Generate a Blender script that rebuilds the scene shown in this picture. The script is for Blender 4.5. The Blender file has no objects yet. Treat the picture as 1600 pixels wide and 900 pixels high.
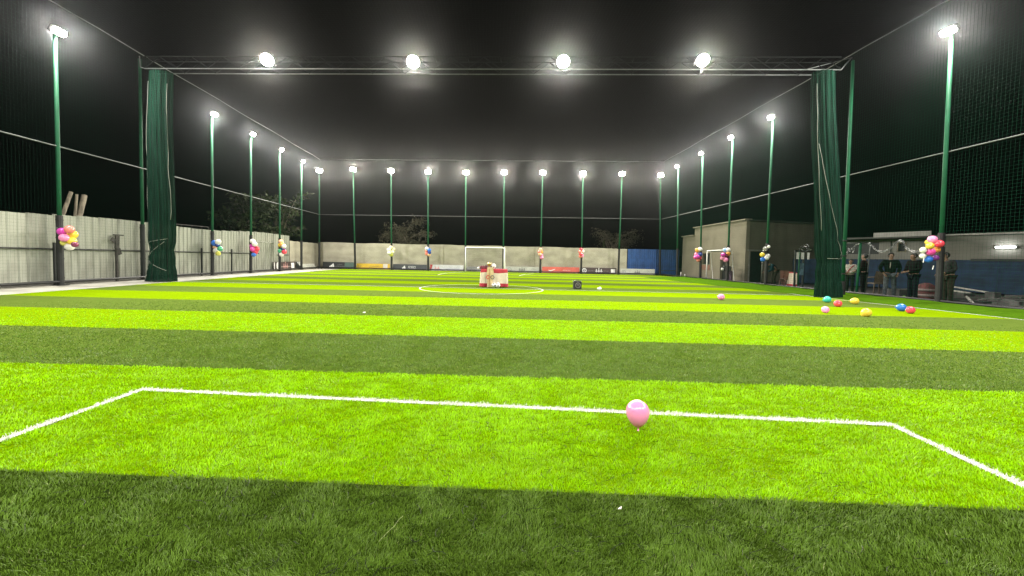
import bpy, bmesh, math, random
import numpy as np
from mathutils import Vector, Matrix
random.seed(7); np.random.seed(7)
SC = bpy.context.scene
COL = SC.collection
R = math.radians
V3 = Vector

# ------------------------------------------------------------------ camera
F, CX, CY, CAMH = 620.0, 800.0, 429.0, 1.20      # in pixels of the 1600 x 900 photograph; metres
VPX, VPY, ROLL = 757.0, 404.0, 0.021
def cdir(px, py): return V3(((px-CX)/F, (CY-py)/F, -1.0))
_y = cdir(VPX, VPY).normalized()
_z = cdir(VPX, VPY).cross(cdir(VPX+1000, VPY+1000*ROLL)).normalized()
if _z.y < 0: _z = -_z
_x = _y.cross(_z)
W2C = Matrix((_x, _y, _z)).transposed()           # columns: world axes seen in camera space
C2W = W2C.transposed()
CAM = V3((0, 0, CAMH))
cam_d = bpy.data.cameras.new('camera'); cam = bpy.data.objects.new('camera', cam_d); COL.objects.link(cam)
cam.matrix_world = Matrix.Translation(CAM) @ C2W.to_4x4()
cam_d.sensor_width = 36; cam_d.lens = F/1600*36
cam_d.shift_y = (CY-450)/1600
cam_d.clip_start = 0.05; cam_d.clip_end = 600
SC.camera = cam

# ------------------------------------------------------------------ world, moonlight, exposure
wd = bpy.data.worlds.new('World'); SC.world = wd; wd.use_nodes = True
wn = wd.node_tree.nodes; wl = wd.node_tree.links
sky = wn.new('ShaderNodeTexSky'); sky.sky_type = 'NISHITA'; sky.sun_disc = False
sky.sun_elevation = R(-6); sky.sun_rotation = R(200); sky.air_density = 1; sky.dust_density = 2
wn['Background'].inputs['Strength'].default_value = 0.02
wl.new(sky.outputs[0], wn['Background'].inputs[0])
SC.view_settings.view_transform = 'Standard'; SC.view_settings.look = 'None'
SC.view_settings.exposure = 0.0; SC.view_settings.gamma = 1.0
cy = SC.cycles
cy.use_denoising = True
try: cy.denoiser = 'OPENIMAGEDENOISE'
except Exception: pass
cy.max_bounces = 5; cy.diffuse_bounces = 2; cy.glossy_bounces = 2; cy.transmission_bounces = 2; cy.transparent_max_bounces = 8; cy.volume_bounces = 0
cy.sample_clamp_indirect = 4.0; cy.sample_clamp_direct = 0
cy.caustics_reflective = False; cy.caustics_refractive = False
cy.use_light_tree = True
LAMP_W = 900.0
HAZE_DENSITY, HAZE_G = 0.00035, 0.95

# ------------------------------------------------------------------ helpers: picture <-> place
def ray(px, py): return (C2W @ cdir(px, py))
def G(px, py, z=0.0):
    d = ray(px, py); t = (z-CAMH)/d.z
    return CAM + d*t
def onY(px, py, Y):
    d = ray(px, py); return CAM + d*(Y/d.y)
class Plane:                                       # a vertical plane through two ground points
    def __init__(s, a, b, off=0.0):
        s.u = V3((b.x-a.x, b.y-a.y, 0)).normalized(); s.n = V3((-s.u.y, s.u.x, 0)); s.a = V3((a.x, a.y, 0)) + s.n*off
    def __call__(s, px, py):
        d = ray(px, py); t = (s.a-CAM).dot(s.n)/d.dot(s.n); return CAM + d*t
    def at_y(s, Y, z=0.0):
        t = (Y-s.a.y)/s.u.y; p = s.a + s.u*t; return V3((p.x, p.y, z))
    def at_x(s, X, z=0.0):
        t = (X-s.a.x)/s.u.x; p = s.a + s.u*t; return V3((p.x, p.y, z))
    def moved(s, off): return Plane(s.a, s.a+s.u, off)
def z0(p, z=0.0): return V3((p.x, p.y, z))

# ------------------------------------------------------------------ helpers: objects
def tag(o, label=None, cat=None, group=None, kind=None):
    if label: o['label'] = label
    if cat: o['category'] = cat
    if group: o['group'] = group
    if kind: o['kind'] = kind
    return o
def empty(name, loc, label, cat, group=None, rz=0.0):
    o = bpy.data.objects.new(name, None); COL.objects.link(o); o.empty_display_size = .1
    o.location = loc; o.rotation_euler = (0, 0, rz)
    return tag(o, label, cat, group)
def link(name, me, parent=None, loc=None):
    o = bpy.data.objects.new(name, me); COL.objects.link(o)
    if parent is not None: o.parent = parent
    if loc is not None: o.location = loc
    return o
class MB:
    def __init__(s): s.v = []; s.f = []; s.m = []; s.cur = 0
    def add(s, vs, fs):
        n = len(s.v); s.v += [tuple(v) for v in vs]; s.f += [tuple(i+n for i in f) for f in fs]; s.m += [s.cur]*len(fs); return s
    def box(s, c, d, M=None):
        x, y, z = d[0]/2, d[1]/2, d[2]/2; c = V3(c)
        vs = [V3((a*x, b*y, e*z)) for a in (-1, 1) for b in (-1, 1) for e in (-1, 1)]
        vs = [(M @ v if M else v)+c for v in vs]
        return s.add(vs, [(0,1,3,2),(4,6,7,5),(0,4,5,1),(2,3,7,6),(0,2,6,4),(1,5,7,3)])
    def bbox(s, c, d, b=.01):                       # box with chamfered vertical and top edges
        x, y, z = d[0]/2, d[1]/2, d[2]/2; c = V3(c); vs = []
        ring = [(-x+b,-y),(x-b,-y),(x,-y+b),(x,y-b),(x-b,y),(-x+b,y),(-x,y-b),(-x,-y+b)]
        for zz, k in ((-z,0),(z-b,0),(z,1)):
            for (px, py) in ring:
                q = V3((px*(1-k*b/x), py*(1-k*b/y), zz)); vs.append(q+c)
        fs = [tuple(reversed(range(8))), tuple(range(16,24))]
        for r in (0, 8):
            fs += [(r+i, r+(i+1)%8, r+8+(i+1)%8, r+8+i) for i in range(8)]
        return s.add(vs, fs)
    def tube(s, pts, r, n=6, caps=True):
        pts = [V3(p) for p in pts]; rs = r if isinstance(r, (list, tuple)) else [r]*len(pts)
        base = len(s.v); vs = []; fs = []
        ref = None
        for i, p in enumerate(pts):
            a = pts[max(i-1, 0)]; b = pts[min(i+1, len(pts)-1)]
            t = (b-a); t = t.normalized() if t.length > 1e-9 else V3((0,0,1))
            if ref is None: ref = V3((0,0,1)) if abs(t.z) < .9 else V3((1,0,0))
            u = t.cross(ref); u = u.normalized() if u.length > 1e-6 else V3((1,0,0)); w = u.cross(t); ref = w
            for k in range(n):
                an = 2*math.pi*k/n; vs.append(p + (u*math.cos(an)+w*math.sin(an))*rs[i])
        for i in range(len(pts)-1):
            for k in range(n):
                fs.append((i*n+k, i*n+(k+1)%n, (i+1)*n+(k+1)%n, (i+1)*n+k))
        if caps:
            fs.append(tuple(reversed(range(n)))); fs.append(tuple(range((len(pts)-1)*n, len(pts)*n)))
        return s.add(vs, fs)
    def lathe(s, prof, c=(0,0,0), n=14):           # prof: (r, z)
        c = V3(c); vs = []; fs = []
        for (r, z) in prof:
            for k in range(n):
                a = 2*math.pi*k/n; vs.append(V3((r*math.cos(a), r*math.sin(a), z))+c)
        for i in range(len(prof)-1):
            for k in range(n): fs.append((i*n+k, i*n+(k+1)%n, (i+1)*n+(k+1)%n, (i+1)*n+k))
        fs.append(tuple(reversed(range(n)))); fs.append(tuple(range((len(prof)-1)*n, len(prof)*n)))
        return s.add(vs, fs)
    def ball(s, c, r, nu=12, nv=8, sc=(1,1,1)):
        prof = []
        c = V3(c); vs = []; fs = []
        for i in range(nv+1):
            a = math.pi*i/nv
            for k in range(nu):
                b = 2*math.pi*k/nu
                vs.append(c+V3((math.sin(a)*math.cos(b)*r*sc[0], math.sin(a)*math.sin(b)*r*sc[1], -math.cos(a)*r*sc[2])))
        for i in range(nv):
            for k in range(nu): fs.append((i*nu+k, i*nu+(k+1)%nu, (i+1)*nu+(k+1)%nu, (i+1)*nu+k))
        return s.add(vs, fs)
    def quad(s, a, b, c, d): return s.add([a, b, c, d], [(0,1,2,3)])
    def slab(s, poly, th, M):                       # flat polygon (local x,z) given thickness th along local -y, placed by M
        n = len(poly); vs = [M @ V3((x, -th, z)) for x, z in poly]+[M @ V3((x, 0, z)) for x, z in poly]
        fs = [tuple(range(n)), tuple(reversed(range(n, 2*n)))]+[(i, i+n, (i+1)%n+n, (i+1)%n) for i in range(n)]
        return s.add(vs, fs)
    def mesh(s, name, mats, smooth=False):
        me = bpy.data.meshes.new(name); me.from_pydata(s.v, [], s.f)
        mats = mats if isinstance(mats, (list, tuple)) else [mats]
        for m in mats: me.materials.append(m)
        if len(mats) > 1: me.polygons.foreach_set('material_index', s.m)
        if smooth: me.polygons.foreach_set('use_smooth', [True]*len(s.f))
        me.update(); return me
    def build(s, name, mats, parent=None, smooth=False, loc=None):
        return link(name, s.mesh(name, mats, smooth), parent, loc)

# ------------------------------------------------------------------ materials
def mat(name, col, rough=.6, metal=0.0, var=0.0, scale=5.0, stretch=(1,1,1), bump=0.0, bscale=None, emit=None, col2=None, lo=.35, hi=.65,
        spec=.5, rnd=0.0, coords='Object', detail=4.0, trans=0.0, coat=0.0, sss=0.0):
    m = bpy.data.materials.new(name); m.use_nodes = True
    nt = m.node_tree; n = nt.nodes; l = nt.links; b = n['Principled BSDF']
    b.inputs['Roughness'].default_value = rough; b.inputs['Metallic'].default_value = metal
    b.inputs['Specular IOR Level'].default_value = spec; b.inputs['Coat Weight'].default_value = coat
    c4 = (*col, 1)
    out = None
    b.inputs['Base Color'].default_value = c4
    if var or col2 or bump or rnd:
        tc = n.new('ShaderNodeTexCoord'); mp = n.new('ShaderNodeMapping'); l.new(tc.outputs[coords], mp.inputs[0]); mp.inputs['Scale'].default_value = stretch
        nz = n.new('ShaderNodeTexNoise'); nz.inputs['Scale'].default_value = scale; nz.inputs['Detail'].default_value = detail
        l.new(mp.outputs[0], nz.inputs['Vector'])
        if var or col2:
            rp = n.new('ShaderNodeValToRGB'); l.new(nz.outputs[0], rp.inputs[0])
            rp.color_ramp.elements[0].position = lo; rp.color_ramp.elements[1].position = hi
            rp.color_ramp.elements[0].color = (*(col2 if col2 else tuple(c*(1-var) for c in col)), 1)
            rp.color_ramp.elements[1].color = (*(col if col2 else tuple(min(1, c*(1+var)) for c in col)), 1)
            out = rp.outputs[0]
        if rnd:
            oi = n.new('ShaderNodeObjectInfo'); hs = n.new('ShaderNodeHueSaturation'); mr = n.new('ShaderNodeMapRange')
            mr.inputs['To Min'].default_value = 1-rnd; mr.inputs['To Max'].default_value = 1+rnd
            l.new(oi.outputs['Random'], mr.inputs[0]); l.new(mr.outputs[0], hs.inputs['Value'])
            if out is not None: l.new(out, hs.inputs['Color'])
            else: hs.inputs['Color'].default_value = c4
            out = hs.outputs[0]
        if out is not None: l.new(out, b.inputs['Base Color'])
        if bump:
            nb = nz
            if bscale:
                nb = n.new('ShaderNodeTexNoise'); nb.inputs['Scale'].default_value = bscale; nb.inputs['Detail'].default_value = 3; l.new(mp.outputs[0], nb.inputs['Vector'])
            bp = n.new('ShaderNodeBump'); bp.inputs['Strength'].default_value = bump; bp.inputs['Distance'].default_value = .02
            l.new(nb.outputs[0], bp.inputs['Height']); l.new(bp.outputs[0], b.inputs['Normal'])
    if emit:
        b.inputs['Emission Color'].default_value = (*emit[0], 1); b.inputs['Emission Strength'].default_value = emit[1]
    if trans: b.inputs['Transmission Weight'].default_value = trans
    if sss:
        b.inputs['Subsurface Weight'].default_value = sss; b.inputs['Subsurface Radius'].default_value = (.05,.03,.03)
    m['bsdf'] = b.name
    return m
M = {}
M['earth'] = mat('earth', (.05,.045,.038), .95, var=.5, scale=.8, bump=.4)
M['concrete_floor'] = mat('concrete_floor', (.30,.29,.25), .9, var=.3, scale=1.5, bump=.25, bscale=20)
M['concrete'] = mat('concrete', (.40,.37,.29), .92, var=.22, scale=.9, stretch=(1,1,1.8), bump=.15, bscale=9, detail=8, lo=.3, hi=.7)
M['render'] = mat('render', (.17,.153,.108), .92, var=.18, scale=.7, bump=.15, bscale=12, detail=8, lo=.3, hi=.7)
M['sheet_white'] = mat('sheet_white', (.33,.34,.285), .55, scale=1.3, stretch=(1,1,.45), col2=(.17,.17,.14), lo=.30, hi=.52, bump=.06, bscale=6, rnd=.12, detail=9, spec=.3)
M['sheet_blue'] = mat('sheet_blue', (.022,.075,.24), .5, var=.25, scale=2, rnd=.12)
M['black_metal'] = mat('black_metal', (.012,.013,.013), .5, var=.3, scale=6, spec=.4)
M['rust'] = mat('rust', (.035,.032,.028), .85, var=.5, scale=9)
M['green_paint'] = mat('green_paint', (.008,.082,.035), .6, var=.15, scale=3, spec=.2)
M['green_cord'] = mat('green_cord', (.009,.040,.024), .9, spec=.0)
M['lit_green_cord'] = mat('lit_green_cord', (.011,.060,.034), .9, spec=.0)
M['roof_cord'] = mat('roof_cord', (.008,.011,.010), .85, spec=.1)
M['net_green'] = mat('net_green', (.009,.028,.019), .85, var=.45, scale=7, stretch=(1,1,.25), bump=.7, bscale=30, spec=.1)
M['galv'] = mat('galv', (.085,.09,.085), .5, metal=.3, var=.15, scale=4)
M['truss_dark'] = mat('truss_dark', (.006,.007,.0065), .9, spec=.04, var=.3, scale=5)
M['cable'] = mat('cable', (.10,.11,.105), .6)
M['lamp_case'] = mat('lamp_case', (.06,.06,.06), .5, metal=.4)
M['lens'] = mat('lens', (.8,.8,.78), .3, emit=((1,.96,.88), 25))
M['white_paint'] = mat('white_paint', (.78,.78,.74), .45, var=.05, scale=5)
M['rope'] = mat('rope', (.22,.23,.20), .9)
M['wood'] = mat('wood', (.20,.17,.12), .85, var=.4, scale=3, stretch=(4,4,.4))
M['trunk'] = mat('trunk', (.16,.13,.09), .95, var=.4, scale=6, stretch=(2,2,.5), bump=.5)
M['leaf'] = mat('leaf', (.030,.042,.016), .8, var=.5, scale=1.2, spec=.08)
M['twig'] = mat('twig', (.11,.10,.06), .8, var=.4, scale=1.1)
M['leaf_dry'] = mat('leaf_dry', (.07,.063,.032), .7, var=.4, scale=1.0)
M['line_white'] = mat('line_white', (.50,.52,.45), .8, var=.12, scale=30, spec=.2)
def balloon_mat(n, c): return mat('latex_'+n, c, .22, spec=.5, coat=.25)
BAL = {n: balloon_mat(n, c) for n, c in dict(pink=(.80,.25,.46), hotpink=(.75,.07,.33), red=(.72,.06,.09), coral=(.75,.22,.17), yellow=(.82,.58,.06), orange=(.80,.36,.07),
       white=(.78,.76,.70), cream=(.78,.72,.46), blue=(.03,.16,.62), navy=(.03,.06,.28), teal=(.05,.50,.38), green=(.06,.42,.20), purple=(.16,.03,.20), maroon=(.20,.03,.08),
       magenta=(.55,.05,.38), peach=(.80,.47,.30), grey=(.30,.30,.28), black=(.02,.02,.02), skyblue=(.25,.45,.75), olive=(.62,.60,.12)).items()}

def turf_mat(name, a, b, streak=(.8, 2.2, 1)):
    m = bpy.data.materials.new(name); m.use_nodes = True; nt = m.node_tree; n = nt.nodes; l = nt.links; p = n['Principled BSDF']
    p.inputs['Roughness'].default_value = .9; p.inputs['Specular IOR Level'].default_value = .0
    tc = n.new('ShaderNodeTexCoord'); mp = n.new('ShaderNodeMapping'); mp.inputs['Scale'].default_value = streak; l.new(tc.outputs['Object'], mp.inputs[0])
    n1 = n.new('ShaderNodeTexNoise'); n1.inputs['Scale'].default_value = 3.0; n1.inputs['Detail'].default_value = 8; n1.inputs['Roughness'].default_value = .72; l.new(mp.outputs[0], n1.inputs['Vector'])
    n2 = n.new('ShaderNodeTexNoise'); n2.inputs['Scale'].default_value = 34; n2.inputs['Detail'].default_value = 3; l.new(mp.outputs[0], n2.inputs['Vector'])
    mx = n.new('ShaderNodeMath'); mx.operation = 'MULTIPLY_ADD'; mx.inputs[1].default_value = .45; l.new(n2.outputs[0], mx.inputs[0])
    m2 = n.new('ShaderNodeMath'); m2.operation = 'MULTIPLY'; m2.inputs[1].default_value = .55; l.new(n1.outputs[0], m2.inputs[0]); l.new(m2.outputs[0], mx.inputs[2])
    rp = n.new('ShaderNodeValToRGB'); rp.color_ramp.elements[0].position = .36; rp.color_ramp.elements[1].position = .64
    rp.color_ramp.elements[0].color = (*a, 1); rp.color_ramp.elements[1].color = (*b, 1); l.new(mx.outputs[0], rp.inputs[0]); l.new(rp.outputs[0], p.inputs['Base Color'])
    bp = n.new('ShaderNodeBump'); bp.inputs['Strength'].default_value = .7; bp.inputs['Distance'].default_value = .02; l.new(mx.outputs[0], bp.inputs['Height']); l.new(bp.outputs[0], p.inputs['Normal'])
    return m
M['turf_light'] = turf_mat('turf_light', (.120,.195,.001), (.165,.262,.002))
M['turf_dark'] = turf_mat('turf_dark', (.060,.098,.013), (.098,.138,.026))
M['backing_light'] = turf_mat('backing_light', (.085,.155,.0006), (.13,.22,.0008))
M['backing_dark'] = turf_mat('backing_dark', (.010,.020,.002), (.028,.048,.005))  # dark backing, with the shade between near blades put into its colour
M['turf_bank'] = turf_mat('turf_bank', (.03,.075,.004), (.07,.15,.006))
def blade_mat(name, c, tr):
    m = bpy.data.materials.new(name); m.use_nodes = True; nt = m.node_tree; n = nt.nodes; l = nt.links; p = n['Principled BSDF']
    p.inputs['Roughness'].default_value = .5; p.inputs['Specular IOR Level'].default_value = .25
    at = n.new('ShaderNodeAttribute'); at.attribute_name = 'tint'
    hs = n.new('ShaderNodeHueSaturation'); hs.inputs['Color'].default_value = (*c, 1)
    l.new(at.outputs['Fac'], hs.inputs['Value']); l.new(hs.outputs[0], p.inputs['Base Color'])
    t = n.new('ShaderNodeBsdfTranslucent'); l.new(hs.outputs[0], t.inputs[0]); mx = n.new('ShaderNodeMixShader'); mx.inputs[0].default_value = tr
    l.new(p.outputs[0], mx.inputs[1]); l.new(t.outputs[0], mx.inputs[2]); l.new(mx.outputs[0], n['Material Output'].inputs[0])
    return m
BL = [blade_mat('blade_dark', (.102,.178,.019), .3), blade_mat('blade_light', (.26,.50,.0006), .35), blade_mat('blade_white', (.62,.62,.57), .25), blade_mat('blade_straw', (.24,.28,.10), .3)]

# ------------------------------------------------------------------ reference lines on the ground
NL = Plane(G(10, 451), G(499, 419.5))              # left, back and right net lines
NB = Plane(G(499, 419.5), G(1031, 430.3))
NR = Plane(G(1600, 490), G(1031, 430.3))
TL = Plane(G(0, 461), G(480, 424.5))               # painted touchlines
TR = Plane(G(1600, 500), G(1247, 460.5))
CORL, CORR = z0(NB(499, 419.5)), z0(NB(1031, 430.3))
STR = 1.968                                        # width of a turf roll
def sy(k, X): return STR*k + .075 - .03*math.exp(-max(k, 0)/1.5) - (.104-.0022*max(0, min(k, 14)))*X          # stripe boundary k

# ------------------------------------------------------------------ the setting
tag(MB().quad((-90,-60,-.05), (90,-60,-.05), (90,90,-.05), (-90,90,-.05)).build('ground', M['earth']), kind='structure')
pitch = tag(bpy.data.objects.new('pitch', None), kind='structure'); COL.objects.link(pitch)
kmax = int(CORL.y/STR)+1
def xl(y): return TL.at_y(y).x
def xr(y): return NR.at_y(y).x-.02
def edge_pt(k, f, s):                              # where boundary k meets an edge
    x = f(STR*k)
    for _ in range(4): x = f(sy(k, x))
    return V3((x, sy(k, x), 0))
for k in range(-3, kmax+2):
    a, b, c, d = edge_pt(k, xl, 0), edge_pt(k, xr, 0), edge_pt(k+1, xr, 0), edge_pt(k+1, xl, 0)
    a, b, c, d = [V3((p.x, min(p.y, NB.at_x(p.x).y-.03), 0)) for p in (a, b, c, d)]
    if (d-a).length < .05 and (c-b).length < .05: break
    MB().quad(a, b, c, d).build('turf_strip', M[('backing_' if k < 2 else 'turf_')+('light' if k % 2 else 'dark')], pitch)
# painted lines, a sheet just above the turf, each a part of the pitch
def strip_line(pts, w, name='line_marking', closed=False, z=.004):
    pts = [V3((p.x, p.y, z)) for p in pts]; vs = []; fs = []; n = len(pts)
    for i, p in enumerate(pts):
        a = pts[(i-1) % n] if closed or i else p; b = pts[(i+1) % n] if closed or i < n-1 else p
        t1 = (p-a).normalized() if (p-a).length > 1e-6 else (b-p).normalized(); t2 = (b-p).normalized() if (b-p).length > 1e-6 else t1
        t = (t1+t2).normalized(); nn = V3((-t.y, t.x, 0)); k = 1/max(.3, nn.dot(V3((-t1.y, t1.x, 0))))
        vs += [p+nn*w/2*k, p-nn*w/2*k]
    for i in range(n if closed else n-1):
        j = (i+1) % n; fs.append((2*i, 2*i+1, 2*j+1, 2*j))
    return MB().add(vs, fs).build(name, M['line_white'], pitch)
BOX = [G(-420, 840), G(222, 609), G(1392, 664), G(1900, 900)]
BOXW = .068
strip_line(BOX, BOXW*.8)
strip_line([TL.at_y(-4), TL.at_y(6), TL.at_y(14), TL.at_y(22), G(300, 438.6), G(480, 424.5)], .07)
strip_line([TR.at_y(-4), TR.at_y(6), G(1600, 500), G(1450, 483), G(1343, 472), G(1247, 460.5), G(1090, 439)], .07)
cc = G(753, 451); crx = (G(848.5, 452.6)-G(657.5, 449.8)).length/2
strip_line([cc+V3((math.cos(i*math.pi/32)*crx, math.sin(i*math.pi/32)*crx, 0)) for i in range(64)], .048, closed=True)
strip_line([V3((x, sy(8.06, x), 0)) for x in (-14.4, 0, 15.2)], .045, z=.008)
q = G(757, 428)
strip_line([G(684, 429.6), G(690, 428), G(699, 426.6), G(712, 425.6), G(726, 425.1)], .07)
strip_line([G(811, 431), G(816, 429.6), G(821, 428.5), G(834, 427.8)], .07)
# concrete apron on the left, turf bank on the right
ap = MB()
ys = [-6, 2, 8, 14, 20, 26, 32, CORL.y-.2]
for y0, y1 in zip(ys, ys[1:]):
    ap.quad(NL.at_y(y0, -.012)-V3((.9,0,0)), TL.at_y(y0, -.012)+V3((.1,0,0)), TL.at_y(y1, -.012)+V3((.1,0,0)), NL.at_y(y1, -.012)-V3((.9,0,0)))
tag(ap.build('pavement', M['concrete_floor']), kind='structure')
bk = MB()
ys = np.linspace(-5, 30, 60)
for y0, y1 in zip(ys, ys[1:]):
    def prof(y):
        a = TR.at_y(y); b = NR.at_y(y); j = .012*math.sin(y*2.1)+.01*math.sin(y*5.3)
        return [V3((a.x+.08, y, .006)), V3((a.x*.55+b.x*.45, y, .055+j)), V3((b.x-.10, y, .10+j)), V3((b.x-.045, y, .085)), V3((b.x-.04, y, .0))]
    p, q2 = prof(y0), prof(y1)
    for i in range(4): bk.quad(p[i], p[i+1], q2[i+1], q2[i])
tag(bk.build('turf_bank', M['turf_bank'], smooth=True), kind='structure')

# ------------------------------------------------------------------ floodlight poles
def aim_matrix(d):                                 # local -Y looks along d, local Z roughly up
    y = -d.normalized(); x = y.cross(V3((0,0,1))).normalized(); z = x.cross(y); return Matrix((x, y, z)).transposed().to_4x4()
head_mesh = {}
def head_parts(W, H, sq=.55):
    k = (W, H)
    if k not in head_mesh:
        def oval(w, h, y0, y1, n=20):
            pts = [(math.copysign(abs(math.cos(t))**sq, math.cos(t))*w/2, math.copysign(abs(math.sin(t))**sq, math.sin(t))*h/2) for t in (2*math.pi*i/n for i in range(n))]
            return [(x, y0, z) for x, z in pts]+[(x, y1, z) for x, z in pts], [tuple(range(n)), tuple(reversed(range(n, 2*n)))]+[(i, i+n, (i+1)%n+n, (i+1)%n) for i in range(n)]
        b = MB().add(*oval(W, H, 0, .09))
        for i in range(7): b.box((-W*.4+i*W*.8/6, .125, 0), (.012, .05, H*.8))
        for s in (-1, 1): b.box((s*(W/2+.012), .04, -H*.1), (.016, .05, H*.55))
        l = MB().add(*oval(W*.93, H*.90, -.014, -.002))
        head_mesh[k] = (b.mesh('floodlight', M['lamp_case']), l.mesh('lens', M['lens']))
    return head_mesh[k]
lamp_data = {}
def lamp_light(parent, W, H, M4, watts):
    k = (W, H, watts)
    if k not in lamp_data:
        ld = bpy.data.lights.new('floodlight_beam', 'AREA'); ld.shape = 'ELLIPSE'; ld.size = W*.92; ld.size_y = H*.88; ld.energy = watts; ld.color = (1, .97, .90) if W < .5 else (1, .93, .80); ld.spread = R(170)
        lamp_data[k] = ld
    lo = bpy.data.objects.new('floodlight_beam', lamp_data[k]); COL.objects.link(lo); lo.parent = parent
    # the lamp shines along its local -Z: turn that onto the head's local -Y
    lo.matrix_local = M4 @ Matrix.Translation((0, -.03, 0)) @ Matrix.Rotation(R(-90), 4, 'X')
def pole(base, top, aim, label, W=.46, H=.26, watts=LAMP_W, sleeve=2.35, r=.062, group='green floodlight poles round the pitch', lit=True):
    o = empty('floodlight_pole', base, label, 'floodlight pole', group)
    t = top-base; L = t.z
    def at(z): return t*(z/L)
    MB().tube([at(sleeve*.9), at(L*.5), at(L)], [r, r*.95, r*.85], 10).build('post', M['green_paint'], o, True)
    s = MB().tube([at(0), at(sleeve*.5), at(sleeve)], [r*1.45]*3, 10)
    for z in (.25, .9, 1.6, 2.2): s.tube([at(z-.02), at(z+.02)], r*1.6, 10)
    s.box((0,0,.012), (.3,.3,.024)); s.build('sleeve', M['black_metal'], o, False)
    if lit:
        d = (aim-top).normalized()
        c = t+V3((d.x*.16, d.y*.16, .05)); M4 = Matrix.Translation(c) @ aim_matrix(d)
        MB().tube([t-V3((0,0,.12)), t+V3((0,0,.02)), c-d*.02], [.03,.03,.025], 6).build('bracket', M['lamp_case'], o)
        hm, lm = head_parts(W, H)
        h = link('floodlight', hm, o); h.matrix_local = M4
        l = link('lens', lm, h)
        lamp_light(o, W, H, M4, watts)
    return o
def side_top(base, px, py): return onY(px, py, base.y)
MID = V3((0, 16, 0))
left_px = [((95,441),(86,52),'with eight pink and yellow balloons tied to it, beside the white fence'),
           ((332,430),(331,180),'with blue, white and green balloons, second along the white fence'),
           ((392,424.5),(392,211),'with pink and red balloons, third along the white fence'),
           ((437,422),(437,235),'with peach, blue and red balloons near the end of the white fence'),
           ((471,421),(471,253),'without balloons in front of the dark side wall')]
POLES = {}
for i, (b, t, s) in enumerate(left_px):
    base = z0(NL(*b)); top = side_top(base, *t)
    POLES['l%d' % i] = pole(base, top, V3((base.x*.1, base.y-1, 0)), 'green floodlight pole '+s)
back_px = [((499,419.5),(499,268),'standing at the back left corner of the netting'),
           ((555,420.5),(552,266),'between the dark board and the yellow board, no balloons'),
           ((612,421.8),(611,268),'with white and cream balloons, right of the yellow board'),
           ((669,422.8),(669,270),'with red and blue balloons between the grey and white boards'),
           ((727,424),(728,271),'behind the left post of the white goal'),
           ((786,425.5),(788,271),'behind the right post of the white goal'),
           ((844,426.8),(848,271),'with peach balloons, left of the coral red board'),
           ((908,428),(911,272),'with red balloons between the coral red and brown boards'),
           ((966,429),(972,273),'without balloons, left of the blue sheeting'),
           ((1031,430.3),(1032,275),'in front of the blue sheeting at the back right corner')]
for i, (b, t, s) in enumerate(back_px):
    base = z0(NB(*b)); top = onY(t[0], t[1], base.y)
    POLES['b%d' % i] = pole(base, top, V3((base.x*.4, 12, 0)), 'green floodlight pole '+s, W=.54, H=.40, watts=LAMP_W*(.85, 1.05, .8, 1.12, 1.12, 1.0, .95, 1.12, 1.0, .8)[i])
right_px = [((1058,433),(1060,261),'at the far end of the grey building, no balloons'),
            ((1094,437),(1098,241),'with yellow, pink and navy balloons in front of the grey building'),
            ((1136,440.5),(1145,216),'with orange and pink balloons beside the small white goal frame'),
            ((1196,447),(1208,185),'with yellow, black and blue balloons behind the bending person'),
            ((1466,473),(1487,52),'with ten balloons, beside the person in grey')]
for i, (b, t, s) in enumerate(right_px):
    base = z0(NR(*b)); top = side_top(base, *t)
    POLES['r%d' % i] = pole(base, top, V3((base.x*.1, base.y-1, 0)), 'green floodlight pole '+s)
# unseen poles added to light the foreground, same rows beside and behind the camera
for x, y in ((NL.at_y(7.3).x, 7.3), (NL.at_y(1.2).x, 1.2), (NR.at_y(7.3).x, 7.3), (NR.at_y(1.2).x, 1.2)):
    pole(V3((x, y, 0)), V3((x, y, 9.4)), V3((x*.1, y+1, 0)), 'unseen green floodlight pole added beside the near end of the pitch')
for x in (-9, -3, 3, 9):
    pole(V3((x, -4.6, 0)), V3((x, -4.6, 9.4)), V3((x*.5, 9, 0)), 'unseen green floodlight pole added on the end line behind the near goal')

# ------------------------------------------------------------------ netting, its rails and cables
ZT = 9.75
TOPZ = dict(nl=9.0, fl=9.70, nr=9.70, fr=10.28); MIDZ = dict(nl=4.50, fl=4.82, nr=4.86, fr=5.12)
def netting(panels, name, label, cords, pitch_=.10, r=.0012):
    o = empty(name, panels[0][0], label, 'net'); o0 = V3(o.location); mb = MB()
    def cord(a, b):
        a = a-o0; b = b-o0; d = (b-a).normalized(); u = d.cross(V3((.3,.5,.8))).normalized(); w = u.cross(d)
        k = [(u*math.cos(q)+w*math.sin(q))*r for q in (0, 2.094, 4.189)]
        mb.add([a+x for x in k]+[b+x for x in k], [(0,1,4,3),(1,2,5,4),(2,0,3,5)])
    for (p, q, e, f) in panels:                     # corners p-q along, p-e across (f opposite p)
        n = max(1, int((q-p).length/pitch_)); m = max(1, int((e-p).length/pitch_))
        for i in range(n+1):
            t = i/n; cord(p.lerp(q, t), e.lerp(f, t))
        for j in range(m+1):
            t = j/m; cord(p.lerp(e, t), q.lerp(f, t))
    tag(mb.build('cord_mesh', cords, o), kind='stuff')
    return o
up = V3((0,0,1))
nearL, nearR = NL.at_y(-4.6, .12), NR.at_y(-4.6, .12)
cl, cr = z0(CORL, .12), z0(CORR, .12)
HN, HF = {k: up*(TOPZ['n'+k]-.12) for k in 'lr'}, {k: up*(TOPZ['f'+k]-.12) for k in 'lr'}
nl = netting([(nearL, cl, nearL+HN['l'], cl+HF['l'])], 'side_net', 'tall dark green safety net along the left side above the white fence', M['green_cord'])
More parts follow.
